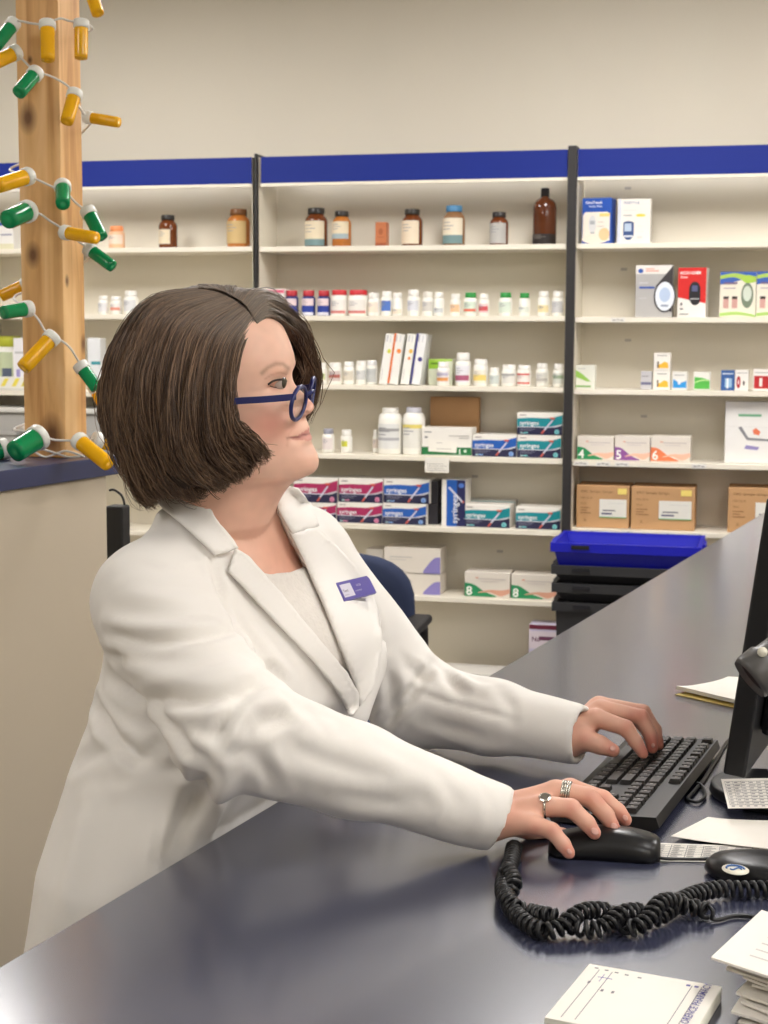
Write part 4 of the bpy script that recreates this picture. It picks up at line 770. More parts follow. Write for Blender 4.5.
# stack support: bundle of slips below is carried by thin bundles
# scanner stand with oval sticker, scanner
q = onz(748, 876, ZT); q2 = onz(704, 874, ZT)
t = thing('scanner_stand', 'black rounded stand with an oval white and blue sticker', 'stand', (q.x, q.y, ZT), 0)
rx = (q-q2).length
b = MB(); b.add([], [], M_mon); prof = [(0, .0006), (.93, .0006), (1, .005), (.98, .012), (.9, .018), (.6, .0215), (0, .0225)]
N = 40; vs = [(rx*r*1.6*math.cos(2*PI*i/N)+rx*.6, .041*r*math.sin(2*PI*i/N), z) for r, z in prof for i in range(N)]
b.add(vs, [(j*N+i, j*N+(i+1) % N, (j+1)*N+(i+1) % N, (j+1)*N+i) for j in range(len(prof)-1) for i in range(N)], M_mon, True); b.build('base', t)
sp = inv(t) @ onz(735.5, 868, ZT+.0215)
b = MB(); b.lathe([(0, 0), (1, 0), (1, .0006), (0, .0006)], mat('sticker_white', (226, 222, 204), .4), 28, M=Matrix.Translation((sp.x, sp.y, .0196)) @ Matrix.Rotation(.05, 4, 'Y') @ Matrix.Diagonal((.0135, .0155, 1, 1)), cap=False); st_ = b.build('sticker', t); st_['label'] = 'oval white sticker with a blue swoosh logo'
b = MB(); mz = Matrix.Translation((sp.x, sp.y, .0208)) @ Matrix.Rotation(.05, 4, 'Y')
b.tube([mz @ Vector((.009*math.cos(a), .0085*math.sin(a)+.001, 0)) for a in np.linspace(.2, 3.4, 14)], .0011, mat('sticker_blue', (70, 110, 170), .5), 5); b.tube([mz @ Vector((x, .004*math.sin(x*500), 0)) for x in np.linspace(-.005, .006, 9)], .0009, mat('sticker_blue', (70, 110, 170), .5), 5); b.build('logo', st_)
iv = inv(t); nb = iv @ Q(812, 868, 1.55); nt2 = iv @ Q(806, 672, 1.575)
b = MB(); b.tube(catmull([(nb.x, nb.y, .018), (nb.x+.012, nb.y, .09), (nb.x+.01, nb.y+.01, .18), tuple(nt2)], 30), .009, M_mon, 10); b.build('gooseneck', t)
# hand scanner in the stand, nose towards the woman
s0, s1 = Q(750, 679, 1.57), Q(800, 640, 1.575); ax = (s1-s0).normalized()
t = thing('barcode_scanner', 'dark grey handheld scanner nosing past the monitor edge', 'scanner', tuple(s0)); M_sc = mat('scanner_grey', (84, 82, 80), .35); MA = ax.to_track_quat('Z', 'Y').to_matrix().to_4x4()
b = MB(); b.lathe([(0, .006), (.017, .006), (.0225, -.001), (.0245, .004), (.0245, .022), (.022, .026), (.0215, .05), (.018, .09), (0, .092)], M_sc, 32, M=MA, cap=False); b.build('head', t)
b = MB(); b.lathe([(0, .0035), (.0165, .0035), (.0165, .0055), (0, .0055)], mat('scan_window', (50, 20, 22), .15), 24, M=MA, cap=False); b.build('window_lens', t)
iv = inv(t); dp = iv @ Q(762.5, 652, 1.552)
b = MB(); b.lathe([(0, 0), (.0052, 0), (.0052, .0008), (0, .0008)], mat('sticker_white', (226, 222, 204), .4), 18, M=Matrix.Translation(dp) @ (-ray(762, 652)).to_track_quat('Z', 'Y').to_matrix().to_4x4(), cap=False); b.build('dot_sticker', t)
b = MB(); b.tube([MA @ Vector((0, 0, .07)), MA @ Vector((.0, -.02, .10)), MA @ Vector((0, -.03, .14))], [.018, .016, .014], M_sc, 12); b.build('handle', t)
# coiled cord: two strands wound about each other
def coil(path, R, pitch, wire, m_, b, turns_seg=9):
    c = catmull(path, 400); d = np.r_[0, np.cumsum(np.linalg.norm(np.diff(c, axis=0), axis=1))]; Ltot = d[-1]
    n = int(Ltot/pitch*turns_seg); s = np.linspace(0, Ltot, n); P_ = np.stack([np.interp(s, d, c[:, k]) for k in range(3)], 1)
    T = np.gradient(P_, axis=0); T /= np.linalg.norm(T, axis=1)[:, None]
    up = np.array([0, 0, 1.]); A1 = np.cross(T, up); A1 /= np.linalg.norm(A1, axis=1)[:, None]+1e-9; A2 = np.cross(T, A1)
    ph = s/pitch*2*PI
    b.tube(list(P_+R*(A1*np.cos(ph)[:, None]+A2*np.sin(ph)[:, None])), wire, m_, 6)
M_cord = mat('coil_cord_black', (22, 22, 24), .35); CZ = ZT+.0102
b = MB()
pa = [(514, 846, 0), (511, 862, 0), (505, 878, .002), (504, 893, .004), (514, 907, .003), (532, 913, .001), (552, 917, .006), (572, 926, .001), (590, 930, 0), (606, 926, .003), (622, 914, .009), (640, 912, .006), (655, 918, .0), (668, 911, .002), (684, 899, .003), (702, 892, .002), (722, 889, .001), (745, 889.5, 0), (790, 889, 0)]
coil([onz(x, y, CZ+z) for x, y, z in pa], .0070, .0080, .0025, M_cord, b)
pb_ = [(507, 868, .012), (514, 884, .008), (507, 900, .0), (522, 920, .0), (542, 931, 0), (560, 928, .002), (578, 914, .010), (596, 910, .008), (612, 914, .002), (630, 928, .0), (646, 921, .004), (658, 905, .012), (672, 901, .010), (688, 908, .002), (700, 908, .001), (708, 912, .0)]
coil([onz(x, y, CZ+z) for x, y, z in pb_], .0068, .0080, .0025, M_cord, b)
b.tube(catmull([onz(709, 906, CZ+.004), onz(713, 912, CZ), onz(712, 919, ZT+.004), onz(720, 919.5, ZT+.003), onz(733, 916, ZT+.003), onz(748, 916.5, ZT+.003), onz(785, 922, ZT+.003)], 40), .0021, M_cord, 7)
tag(b.build('coiled_cord'), 'black coiled scanner cord twisted over itself across the counter', 'cord')
# ------------------------------------------------------------------ implicit surfaces
def v3(p): return np.array(tuple(p), np.float32)
def seg(P, a, b, r1, r2):
    a, b = v3(a), v3(b); ba = b-a; t = np.clip(((P-a)@ba)/float(ba@ba), 0, 1)
    return np.linalg.norm(P-a-t[:, None]*ba, axis=1)-(r1+(r2-r1)*t)
def smin(a, b, k):
    h = np.clip(.5+.5*(b-a)/k, 0, 1); return b+(a-b)*h-k*h*(1-h)
def chain(P, pts, rs, k=.004):
    d = None
    for i in range(len(pts)-1):
        e = seg(P, pts[i], pts[i+1], rs[i], rs[i+1]); d = e if d is None else (np.minimum(d, e) if k == 0 else smin(d, e, k))
    return d
def surfnets(f, lo, hi, h):
    lo = np.array(lo, np.float32); n = np.ceil((np.array(hi)-lo)/h).astype(int)+1
    V = np.empty(n, np.float32); Y, Z = np.meshgrid(np.arange(n[1]), np.arange(n[2]), indexing='ij'); st = max(1, 400000//(n[1]*n[2]))
    for i0 in range(0, n[0], st):
        i1 = min(n[0], i0+st); X = np.arange(i0, i1)
        G = np.empty((i1-i0, n[1], n[2], 3), np.float32); G[..., 0] = X[:, None, None]; G[..., 1] = Y; G[..., 2] = Z
        V[i0:i1] = f((lo+G.reshape(-1, 3)*h).astype(np.float32)).reshape(i1-i0, n[1], n[2])
    for ax in range(3):
        sl = [slice(None)]*3
        for e in (0, -1): sl[ax] = e; V[tuple(sl)] = np.maximum(V[tuple(sl)], h*.5)
    S = V < 0; c = np.array(n)-1
    acc = np.zeros((*c, 3), np.float32); cnt = np.zeros(c, np.float32)
    for ax in range(3):
        o1, o2 = [a for a in range(3) if a != ax]
        for d1 in (0, 1):
            for d2 in (0, 1):
                sl0 = [None]*3; sl1 = [None]*3
                sl0[ax] = slice(0, c[ax]); sl1[ax] = slice(1, c[ax]+1)
                for o, d in ((o1, d1), (o2, d2)): sl0[o] = sl1[o] = slice(d, c[o]+d)
                A, B = V[tuple(sl0)], V[tuple(sl1)]; X = (A < 0) != (B < 0)
                t = np.where(X, A/np.where(X, A-B, 1), 0)
                acc[..., ax] += t; acc[..., o1] += X*d1; acc[..., o2] += X*d2; cnt += X
    M = cnt > 0; idx = -np.ones(c, np.int64); idx[M] = np.arange(M.sum())
    pos = np.argwhere(M).astype(np.float32)+acc[M]/cnt[M][:, None]; verts = lo+pos*h
    faces = []
    for ax in range(3):
        o1, o2 = (ax+1) % 3, (ax+2) % 3
        a = [slice(1, -1)]*3; a[ax] = slice(0, -1); b = list(a); b[ax] = slice(1, None)
        A, B = S[tuple(a)], S[tuple(b)]; E = np.argwhere(A != B); fl = A[A != B]
        E = E+1; E[:, ax] -= 1
        def cell(q1, q2): I = E.copy(); I[:, o1] -= q1; I[:, o2] -= q2; return idx[I[:, 0], I[:, 1], I[:, 2]]
        q = np.stack([cell(1, 1), cell(0, 1), cell(0, 0), cell(1, 0)], 1); q[~fl] = q[~fl][:, ::-1]; faces.append(q)
    return verts, np.concatenate(faces)
def npmesh(name, v, f, m_, smooth=True):
    me = bpy.data.meshes.new(name); me.from_pydata(v.tolist(), [], f.tolist()); me.materials.append(m_)
    me.polygons.foreach_set('use_smooth', [smooth]*len(me.polygons)); me.update(); return me
def vnormals(v, f):
    n = np.zeros_like(v); a = np.cross(v[f[:, 2]]-v[f[:, 0]], v[f[:, 3]]-v[f[:, 1]])
    for k in range(4): np.add.at(n, f[:, k], a)
    return n/(np.linalg.norm(n, axis=1)[:, None]+1e-12)
def relax(v, f, it=2, w=.5):
    e = np.concatenate([f[:, [0, 1]], f[:, [1, 2]], f[:, [2, 3]], f[:, [3, 0]]])
    for _ in range(it):
        s = np.zeros_like(v); c = np.zeros(len(v), v.dtype); np.add.at(s, e[:, 0], v[e[:, 1]]); np.add.at(c, e[:, 0], 1); np.add.at(s, e[:, 1], v[e[:, 0]]); np.add.at(c, e[:, 1], 1)
        v = v*(1-w)+w*s/np.maximum(c, 1)[:, None]
    return v
RTn, DNn, FWn, CAMn = v3(RT), v3(DN), v3(FW), v3(CAM)
def projn(P): q = P-CAMn; d = q@FWn; return np.stack([384+FPX*(q@RTn)/d, 512+FPX*(q@DNn)/d], 1), d
def inpoly(pt, poly):
    x, y = pt[:, 0], pt[:, 1]; r = np.zeros(len(pt), bool); n = len(poly)
    for i in range(n):
        x0, y0 = poly[i]; x1, y1 = poly[(i+1) % n]
        c = (y0 > y) != (y1 > y); r ^= c & (x < (x1-x0)*(y-y0)/((y1-y0) if y1 != y0 else 1e-9)+x0)
    return r
def dline(pt, line):
    """distance of 2-D or 3-D points to a polyline"""
    d = np.full(len(pt), 1e9)
    for a, b in zip(line[:-1], line[1:]):
        a, b = np.array(a, float), np.array(b, float); ba = b-a; t = np.clip(((pt-a)@ba)/max(ba@ba, 1e-12), 0, 1)
        d = np.minimum(d, np.linalg.norm(pt-a-t[:, None]*ba, axis=1))
    return d
def cam_az(a, up=0.): a = math.radians(a-14.0); return Vector((math.sin(a), math.cos(a), up))
# ------------------------------------------------------------------ the woman
TF, TL = v3(cam_az(112)), v3(cam_az(22))                 # torso front and her left side
LEV = [(228, 522, 1.86, .070, .060), (229, 545, 1.86, .120, .075), (230, 580, 1.87, .165, .098), (233, 640, 1.87, .182, .128), (233, 690, 1.865, .184, .142),
       (200, 760, 1.85, .178, .132), (178, 850, 1.84, .192, .136), (172, 950, 1.85, .208, .148), (180, 1100, 1.88, .205, .160), (168, 1330, 1.92, .200, .165)]
LZ = [Q(*l[:3]) for l in LEV]; zz_ = np.array([p.z for p in LZ])[::-1]
def lv(vals, z): return np.interp(z, zz_, np.array(vals, float)[::-1])
def torso(P, grow=0.):
    z = P[:, 2]; g0 = float(np.max(grow)); cx, cy = lv([p.x for p in LZ], z), lv([p.y for p in LZ], z); a, b = lv([l[3] for l in LEV], z)+grow, lv([l[4] for l in LEV], z)+grow
    dx, dy = P[:, 0]-cx, P[:, 1]-cy; u = (dx*TL[0]+dy*TL[1])/a; w = (dx*TF[0]+dy*TF[1])/b
    d = ((np.abs(u)**2.4+np.abs(w)**2.4)**(1/2.4)-1)*np.minimum(a, b)*.9
    d = -smin(-d, -(((P-v3(pA))@v3(nrm))+.012-grow-np.maximum(0, z-ZT)*.75), .03)
    return np.maximum(d, np.maximum(z-(LZ[0].z+g0), (LZ[-1].z-g0)-z))
SN, EN, WN = Q(152, 600, 1.745), Q(232, 730, 1.60), Q(498, 818, 1.648)
SF, EF, WF = Q(300, 556, 2.03), Q(414, 702, 2.06), Q(577, 734, 1.945)
NB, NT = Q(226, 535, 1.855), Q(238, 455, 1.83)
def coat_f(P, grow=0., cut=True):
    d = torso(P, grow)
    d = smin(d, seg(P, NB, SN, .060+grow, .058+grow), .05); d = smin(d, seg(P, NB, SF, .062+grow, .060+grow), .05)
    d = smin(d, seg(P, Q(300, 655, 1.83), Q(330, 640, 1.93), .052+grow, .05+grow), .05)       # bust
    kn = .022
    n1 = seg(P, SN, EN, .064+grow, .064+grow); d = smin(d, n1, kn)
    n2 = chain(P, [EN, EN.lerp(WN, .45), WN.lerp(EN, -.06)], [.063+grow, .047+grow, .036+grow], .02)
    ax = v3((RT*.84+DN*.40+Vector((WN-EN).normalized())*.25).normalized()); pe = (P-v3(WN))@ax-.004
    n2 = np.maximum(n2, pe); n2 = np.maximum(n2, -np.maximum(seg(P, WN.lerp(EN, .14), WN.lerp(EN, -.2), .027, .030), -pe-.045)) if cut else n2
    d = smin(d, n2, .016)
    f1 = seg(P, SF, EF, .064+grow, .060+grow); d = smin(d, f1, kn)
    f2 = chain(P, [EF, EF.lerp(WF, .5), WF.lerp(EF, -.06)], [.059+grow, .046+grow, .037+grow], .02)
    ax = v3((WF-EF).normalized()); pe = (P-v3(WF))@ax-.008
    f2 = np.maximum(f2, pe); f2 = np.maximum(f2, -np.maximum(seg(P, WF.lerp(EF, .16), WF.lerp(EF, -.2), .028, .031), -pe-.045)) if cut else f2
    d = smin(d, f2, .016)
    if cut: d = smin(d, seg(P, Q(345, 712, 1.87), Q(358, 660, 1.93), .030+grow, .034+grow), .03)
    return np.maximum(d, -np.maximum(P[:, 2]-ZT-.001, -((P-v3(pA))@v3(nrm))-.002))     # cloth stays clear of the counter
VPOLY = [(192, 488), (214, 520), (236, 552), (260, 580), (287, 611), (318, 648), (341, 676), (353, 697), (355, 690), (350, 672), (341, 655), (325, 615), (304, 568), (287, 534), (274, 508), (272, 486)]
def coat_v(P):
    d = coat_f(P); px, dd = projn(P); m_ = inpoly(px, VPOLY) & (((P-v3(NB))@TF) > -.02) & (d > -.06) & (P[:, 2] > 1.0)
    d = np.where(m_, d+.016, d)
    return np.maximum(d, -(seg(P, NB, Q(236, 490, 1.85), .058, .060)))            # neck opening
lo, hi = (-1.16, 1.28, .52), (-.18, 2.28, 1.33)
CV, CF = surfnets(coat_f, lo, hi, .0075); CV = relax(CV, CF, 2)
def bvh(v, f): return BVHTree.FromPolygons([Vector(p) for p in v.tolist()], f.tolist())
B_full = bvh(CV, CF)
def hit(b, px, py):
    r = ray(px, py).normalized(); h = b.ray_cast(CAM, r); return h[0], h[1]
KV, KF = surfnets(coat_v, lo, hi, .005); KV = relax(KV, KF, 2, .4)
KN = vnormals(KV, KF)
# folds of the cloth: (line in the photo, depth in m, width in m); each is dropped onto the coat first
FOLDS = [([(108, 633), (140, 641), (175, 641), (205, 636), (236, 630)], -.0065, .010), ([(106, 622), (140, 628), (175, 627), (210, 621)], .004, .012),
 ([(112, 676), (130, 690), (149, 699), (180, 701), (207, 699), (240, 690), (270, 679)], -.010, .012), ([(125, 665), (160, 676), (200, 676), (245, 664)], .005, .014),
 ([(92, 687), (100, 712), (112, 733), (126, 748), (138, 757), (158, 749)], -.012, .011), ([(150, 704), (166, 722), (184, 742), (208, 764)], -.008, .010), ([(165, 716), (190, 728), (215, 733)], -.004, .010),
 ([(204, 752), (216, 735), (226, 718), (240, 700), (262, 690)], -.007, .010), ([(215, 762), (232, 744), (250, 722)], .004, .010),
 ([(213, 562), (222, 598), (238, 630), (256, 655), (284, 682)], -.007, .008), ([(228, 585), (246, 620), (270, 652), (300, 685)], .003, .012),
 ([(252, 730), (276, 720), (303, 707)], -.006, .010), ([(256, 752), (268, 772), (276, 790)], -.005, .010), ([(300, 722), (325, 716), (345, 730)], -.003, .012), ([(262, 700), (290, 712), (308, 735)], .005, .012),
 ([(206, 769), (194, 800), (180, 835), (170, 860)], -.010, .014), ([(164, 798), (157, 840), (150, 880)], -.003, .004), ([(78, 762), (104, 752), (134, 753)], -.006, .014), ([(120, 775), (150, 766), (190, 772)], -.005, .012), ([(90, 800), (75, 860), (60, 920)], .005, .02), ([(230, 770), (215, 815), (200, 850)], .006, .016),
 ([(385, 725), (398, 708), (412, 692), (424, 676), (432, 664)], -.010, .010), ([(412, 690), (440, 700), (470, 708), (515, 720)], -.0025, .005), ([(441, 664), (450, 682), (462, 694)], -.006, .010), ([(455, 672), (468, 684), (486, 690)], .005, .010), ([(500, 690), (510, 705), (512, 720)], -.004, .010), ([(425, 720), (450, 728), (490, 738)], -.004, .012), ([(400, 660), (415, 672), (436, 682)], -.006, .010), ([(388, 668), (392, 690), (388, 720)], -.008, .010),
 ([(330, 790), (370, 800), (420, 806)], -.003, .014), ([(352, 744), (400, 770), (450, 790)], .002, .014), ([(440, 780), (455, 800), (452, 820)], -.003, .010), ([(470, 788), (480, 806), (478, 830)], .003, .010), ([(290, 748), (330, 764), (380, 782)], -.003, .014),
 ([(130, 560), (160, 570), (195, 572)], -.003, .012), ([(120, 590), (160, 598), (200, 604)], .003, .014), ([(372, 610), (380, 640), (383, 668)], -.005, .008), ([(100, 655), (130, 658), (165, 655)], -.003, .010)]
disp = np.zeros(len(KV))
for line, dep, wid in FOLDS:
    dep *= 1.15; wid *= .72
    L3 = [tuple(h[0]) for h in (hit(B_full, x, y) for x, y in catmull(line, 16)) if h[0] is not None]
    if len(L3) < 3: continue
    arr = np.array(L3); keep = [0]+[i for i in range(1, len(arr)) if np.linalg.norm(arr[i]-arr[i-1]) < .06]; arr = arr[keep]
    d = dline(KV, arr); te = np.minimum(np.linalg.norm(KV-arr[0], axis=1), np.linalg.norm(KV-arr[-1], axis=1)); fade = smoothstep(-.01, .035, te)
    disp += dep*fade*(np.exp(-(d/wid)**2)-.38*np.exp(-((d-wid*1.9)/wid)**2))
for i in range(len(KV)):
    p = Vector(KV[i]); disp[i] += -.0+.0016*noise.noise(p*14)+.0009*noise.noise(Vector((p.x*26, p.y*26, p.z*52)))
KV = KV+KN*disp[:, None].astype(np.float32); KV = relax(KV, KF, 1, .35)
M_coat = mat('white_coat_cloth', (236, 232, 226), .78, var=.015, scale=12, bump=.12, bscale=1400)
WO = LZ[6]; wl = thing('person', 'woman with grey-brown bob, blue glasses and white coat typing at the counter', 'person', (WO.x, WO.y, 0)); wi = inv(wl)
def child(name, me, parent=wl, world=True):
    if world: me.transform(inv(wl))
    return obj(name, me, parent)
coat = child('coat', npmesh('coat', KV, KF, M_coat)); coat['label'] = 'long white coat with notched lapels'
# head: slices from the crown to the neck, in profile columns
HC = Q(230, 400, 1.80); kf = 1.80/FPX/math.cos(math.radians(10)); ku = 1.80/FPX/math.cos(math.radians(7))
HF, HL = cam_az(100), (cam_az(10)+Vector((0, 0, .12))).normalized(); HU = Vector((0, 0, 1))
def HP(px, py, l=0.): return HC+HF*((px-230)*kf)+HU*((400-py)*ku)+HL*l
FR = [(296, 236), (300, 252), (305, 261), (312, 270), (320, 276.5), (330, 283), (345, 289.5), (356, 293), (366, 293), (376, 290.5), (384, 289.5), (392, 292), (400, 296), (408, 299), (416, 303.5), (422, 307), (427, 309.8), (431, 309), (435, 311.8), (438, 312.2), (441, 311), (446, 313.2), (453, 317.5), (460, 319.3), (466, 318.4), (471, 314.5), (475, 305), (479, 296), (484, 290), (492, 284), (502, 278), (520, 272), (545, 258)]
BK = [(296, 228), (300, 205), (306, 188), (316, 170), (330, 156), (350, 146), (375, 142), (400, 145), (425, 155), (450, 168), (475, 176), (500, 178), (520, 180), (545, 190)]
WD = [(296, .006), (300, .03), (306, .045), (316, .058), (330, .067), (350, .074), (375, .076), (400, .075), (425, .072), (450, .067), (466, .0625), (480, .060), (500, .060), (520, .058), (545, .040)]
NS = [(368, 0), (374, 1.5), (380, 4), (386, 8), (392, 12.5), (398, 16), (404, 17.5), (408, 15.5), (411, 12), (414, 5), (417, 0)]
EF_ = [(296, 2), (340, 2.2), (380, 2.25), (420, 2.1), (450, 1.85), (470, 1.8), (485, 2), (545, 2)]
def ip(T, y): return np.interp(y, [a for a, _ in T], [b_ for _, b_ in T])
NTH, ys = 128, np.concatenate([np.linspace(296, 312, 12), np.linspace(314, 545, 150)])
HVs, Hpar = [], []
for y in ys:
    xf0, xb, w = ip(FR, y), ip(BK, y), ip(WD, y); xf = 303.5+(y-416)*.3233 if 416 < y < 446 else xf0; lipd = xf0-xf; yy_ = 328-(328-y)*.84 if y < 328 else y; xc = xb+(xf-xb)*.42; ef = ip(EF_, y)
    for i in range(NTH):
        a = 2*PI*i/NTH; c, s_ = math.cos(a), math.sin(a)
        if c >= 0: x = xc+(xf-xc)*abs(c)**(2/ef); l = w*math.copysign(abs(s_)**(2/ef), s_)
        else: x = xc-(xc-xb)*abs(c)**(2/2.1); l = w*math.copysign(abs(s_)**(2/2.1), s_)
        if c > 0:
            x += lipd*math.exp(-(l/.020)**2)
            g = math.exp(-(l/(.0075+.007*smoothstep(395, 409, y)))**2); x += ip(NS, y)*g
            wing = math.exp(-((abs(l)-.0125)/.006)**2)*math.exp(-((y-408)/5.5)**2); x += 6*wing
        def bump(py, l0, amp, ry, rl): return amp*math.exp(-((y-py)/ry)**2-((abs(l)-l0)/rl)**2)
        if c > 0:
            x += bump(383, .030, -8.0, 8, .012)+bump(377.5, .029, 2.2, 2.6, .013)+bump(388.5, .029, 1.6, 2.6, .012)+bump(366, .028, 2.0, 6, .018)+bump(408, .042, 4.5, 16, .018)+bump(448, .034, 2.5, 14, .016)
            x += bump(434, .027, -3.0, 3.2, .006)+bump(433.5, .0, -1.8, 2.0, .016)+bump(421, .030, -2.0, 12, .006)+bump(395, .030, 1.2, 3, .012)
            x -= bump(443, .0, .8, 3, .018)
        HVs.append(HP(x, yy_, l)); Hpar.append((x, y, l))
hv = np.array([tuple(p) for p in HVs], np.float32); R_ = len(ys)
hf = np.array([(j*NTH+i, (j+1)*NTH+i, (j+1)*NTH+(i+1) % NTH, j*NTH+(i+1) % NTH) for j in range(R_-1) for i in range(NTH)])
M_skin = mat('skin', (214, 160, 132), .48, spec=.4, var=.04, scale=60, sub=.12)
def skin_f(P):
    d = smin(seg(P, NB, NT, .060, .052), torso(P, np.where(P[:, 2] > 1.12, -.008, -.034)), .03)
    d = smin(d, seg(P, NB, SN, .05, .052), .04); d = smin(d, seg(P, NB, SF, .05, .05), .04)
    d = smin(d, seg(P, Q(300, 655, 1.83), Q(330, 640, 1.93), .044, .042), .05)
    d = smin(d, chain(P, [SN, EN, WN], [.052, .045, .024], .01), .02); d = smin(d, chain(P, [SF, EF, WF], [.05, .042, .024], .01), .02)
    return np.maximum(d, -np.maximum(P[:, 2]-ZT-.006, -((P-v3(pA))@v3(nrm))-.008))
SV, SF_ = surfnets(skin_f, (-1.1, 1.3, .60), (-.2, 2.25, 1.4), .008); SV = relax(SV, SF_, 1)
# hands
def fing(P, pts, rs): return chain(P, [Q(*p) for p in pts], rs, .003)
def fings(P, palm, fs, kp=.010):
    d = palm
    for pts, rs in fs: d = smin(d, fing(P, pts, rs), kp) if pts is not None else d
    return d
NH = {'pinky': ([(510, 823, 1.637), (532, 824, 1.628), (552, 831, 1.618), (563, 844, 1.613), (569, 853, 1.611)], [.012, .0108, .0088, .0080, .0068]),
      'ring': ([(512, 812, 1.650), (541, 806, 1.646), (571, 808, 1.638), (587, 823, 1.633), (594.5, 833, 1.631)], [.012, .0118, .0100, .0088, .0074]),
      'middle': ([(514, 804, 1.665), (556, 791, 1.668), (589, 797, 1.660), (606, 815, 1.656), (613.5, 828, 1.654)], [.012, .0122, .0102, .0090, .0076]),
      'index': ([(516, 804, 1.680), (570, 789, 1.692), (603, 799, 1.686), (618, 811, 1.682), (625.5, 820, 1.680)], [.012, .0118, .0098, .0086, .0074]),
      'thumb': ([(505, 822, 1.675), (535, 830, 1.700), (562, 838, 1.712), (583, 842, 1.716)], [.013, .0125, .0108, .009])}
FH = {'pinky': ([(575, 725, 1.975), (596, 706, 2.005), (632, 715, 2.005), (646, 730, 2.0), (652, 742, 1.997)], [.012, .0108, .0088, .0078, .0068]),
      'ring': ([(575, 725, 1.965), (599, 705, 1.988), (643, 712, 1.985), (655, 730, 1.980), (658.5, 745, 1.977)], [.012, .0116, .0098, .0086, .0072]),
      'middle': ([(575, 727, 1.955), (601, 709, 1.966), (641, 717, 1.963), (650, 734, 1.958), (652.5, 748, 1.955)], [.012, .0122, .0102, .009, .0074]),
      'index': ([(575, 730, 1.945), (596, 718, 1.943), (626, 728, 1.938), (636, 742, 1.933), (643, 753.5, 1.931)], [.013, .0122, .0102, .0088, .0072]),
      'thumb': ([(570, 741, 1.938), (584, 739, 1.930), (600, 745, 1.925), (613, 750.5, 1.923)], [.016, .0145, .0118, .0088])}
def near_f(P):
    d = chain(P, [WN.lerp(EN, .35), Q(484, 819, 1.653)], [.025, .0235], .005)
    d = smin(d, seg(P, Q(486, 813, 1.665), Q(545, 801, 1.668), .020, .0135), .012); d = smin(d, seg(P, Q(486, 823, 1.645), Q(530, 821, 1.640), .020, .0125), .012)
    return np.maximum(fings(P, d, [NH[k] for k in NH], .006), ZT+.0015-P[:, 2])
def far_f(P):
    d = chain(P, [WF.lerp(EF, .35), Q(571, 736, 1.948)], [.027, .026], .005)
    d = smin(d, seg(P, Q(573, 732, 1.955), Q(598, 716, 1.972), .022, .0145), .012)
    return np.maximum(fings(P, d, [FH[k] for k in FH], .006), ZT+.0015-P[:, 2])
def boxof(H, pad=.03):
    p = np.array([tuple(Q(*q)) for a, _ in H.values() for q in a]); return p.min(0)-pad, p.max(0)+pad
l1, h1 = boxof(NH); l1[0] -= .09; n_v, n_f = surfnets(near_f, l1, h1, .0016)
l2, h2 = boxof(FH); l2[0] -= .06; f_v, f_f = surfnets(far_f, l2, h2, .0016)
B_near, B_far = bvh(n_v, n_f), bvh(f_v, f_f)
allv, allf, off = [], [], 0
hcap = [tuple(range(NTH))[::-1], tuple((R_-1)*NTH+i for i in range(NTH))]
me = bpy.data.meshes.new('body'); vs_, fs_ = [], []
for v_, f_ in ((hv, [tuple(q[::-1]) for q in hf.tolist()]+[tuple(range(NTH)), tuple((R_-1)*NTH+i for i in range(NTH))[::-1]]), (SV, SF_.tolist()), (n_v, n_f.tolist()), (f_v, f_f.tolist())):
    b0 = len(vs_); vs_ += np.asarray(v_).tolist(); fs_ += [tuple(b0+i for i in q) for q in f_]
me.from_pydata(vs_, [], fs_); me.update()
to = bpy.data.objects.new('tmp', me); COL.objects.link(to)
bmx = bmesh.new(); bmx.from_mesh(me); bmesh.ops.recalc_face_normals(bmx, faces=bmx.faces); bmx.to_mesh(me); bmx.free()
md_ = to.modifiers.new('r', 'REMESH'); md_.mode = 'VOXEL'; md_.voxel_size = .0021; md_.adaptivity = 0
bme = bpy.data.meshes.new_from_object(to.evaluated_get(bpy.context.evaluated_depsgraph_get())); bpy.data.objects.remove(to)
bv = np.empty(len(bme.vertices)*3, np.float32); bme.vertices.foreach_get('co', bv); bv = bv.reshape(-1, 3)
bf = np.array([tuple(p.vertices) for p in bme.polygons]); bv = relax(bv, bf, 2, .45)
B_body = bvh(bv, bf)
# skin colour of its own: lips, brows, blush, knuckles; crease shade painted in at mouth line, nostril, eyelid, cheek fold
px, dd = projn(bv); col = np.zeros((len(bv), 3)); base = np.array(lin((230, 186, 163))); col[:] = base
def mixc(w, rgb):
    c = np.array(lin(rgb)); col[:] = col*(1-w[:, None])+c*w[:, None]
def gauss(cx, cy, rx, ry): return np.exp(-((px[:, 0]-cx)/rx)**2-((px[:, 1]-cy)/ry)**2)
hd = px[:, 1] < 482
ref = hd & (px[:, 0] > 225)
mixc(.55*gauss(270, 425, 22, 18)*ref, (226, 142, 128)); mixc(.35*gauss(308, 404, 9, 7)*ref, (222, 146, 130)); mixc(.2*gauss(300, 462, 16, 12)*ref, (220, 160, 136))
lipu = inpoly(px, [(288, 438), (297, 436), (304, 431.5), (309.5, 427.5), (316, 429), (316, 433), (309, 433.5), (299, 437)]); lipl = inpoly(px, [(288, 438.5), (299, 437), (309, 433.5), (318, 433.5), (318, 438), (311, 440.2), (299, 440.5)])
mixc((lipu*.62+lipl*.55)*ref, (188, 104, 106)); mixc(np.exp(-(dline(px, [(287, 438.5), (298, 436.8), (309, 433.3), (314, 432.6)])/.9)**2)*.75*ref, (110, 52, 52))
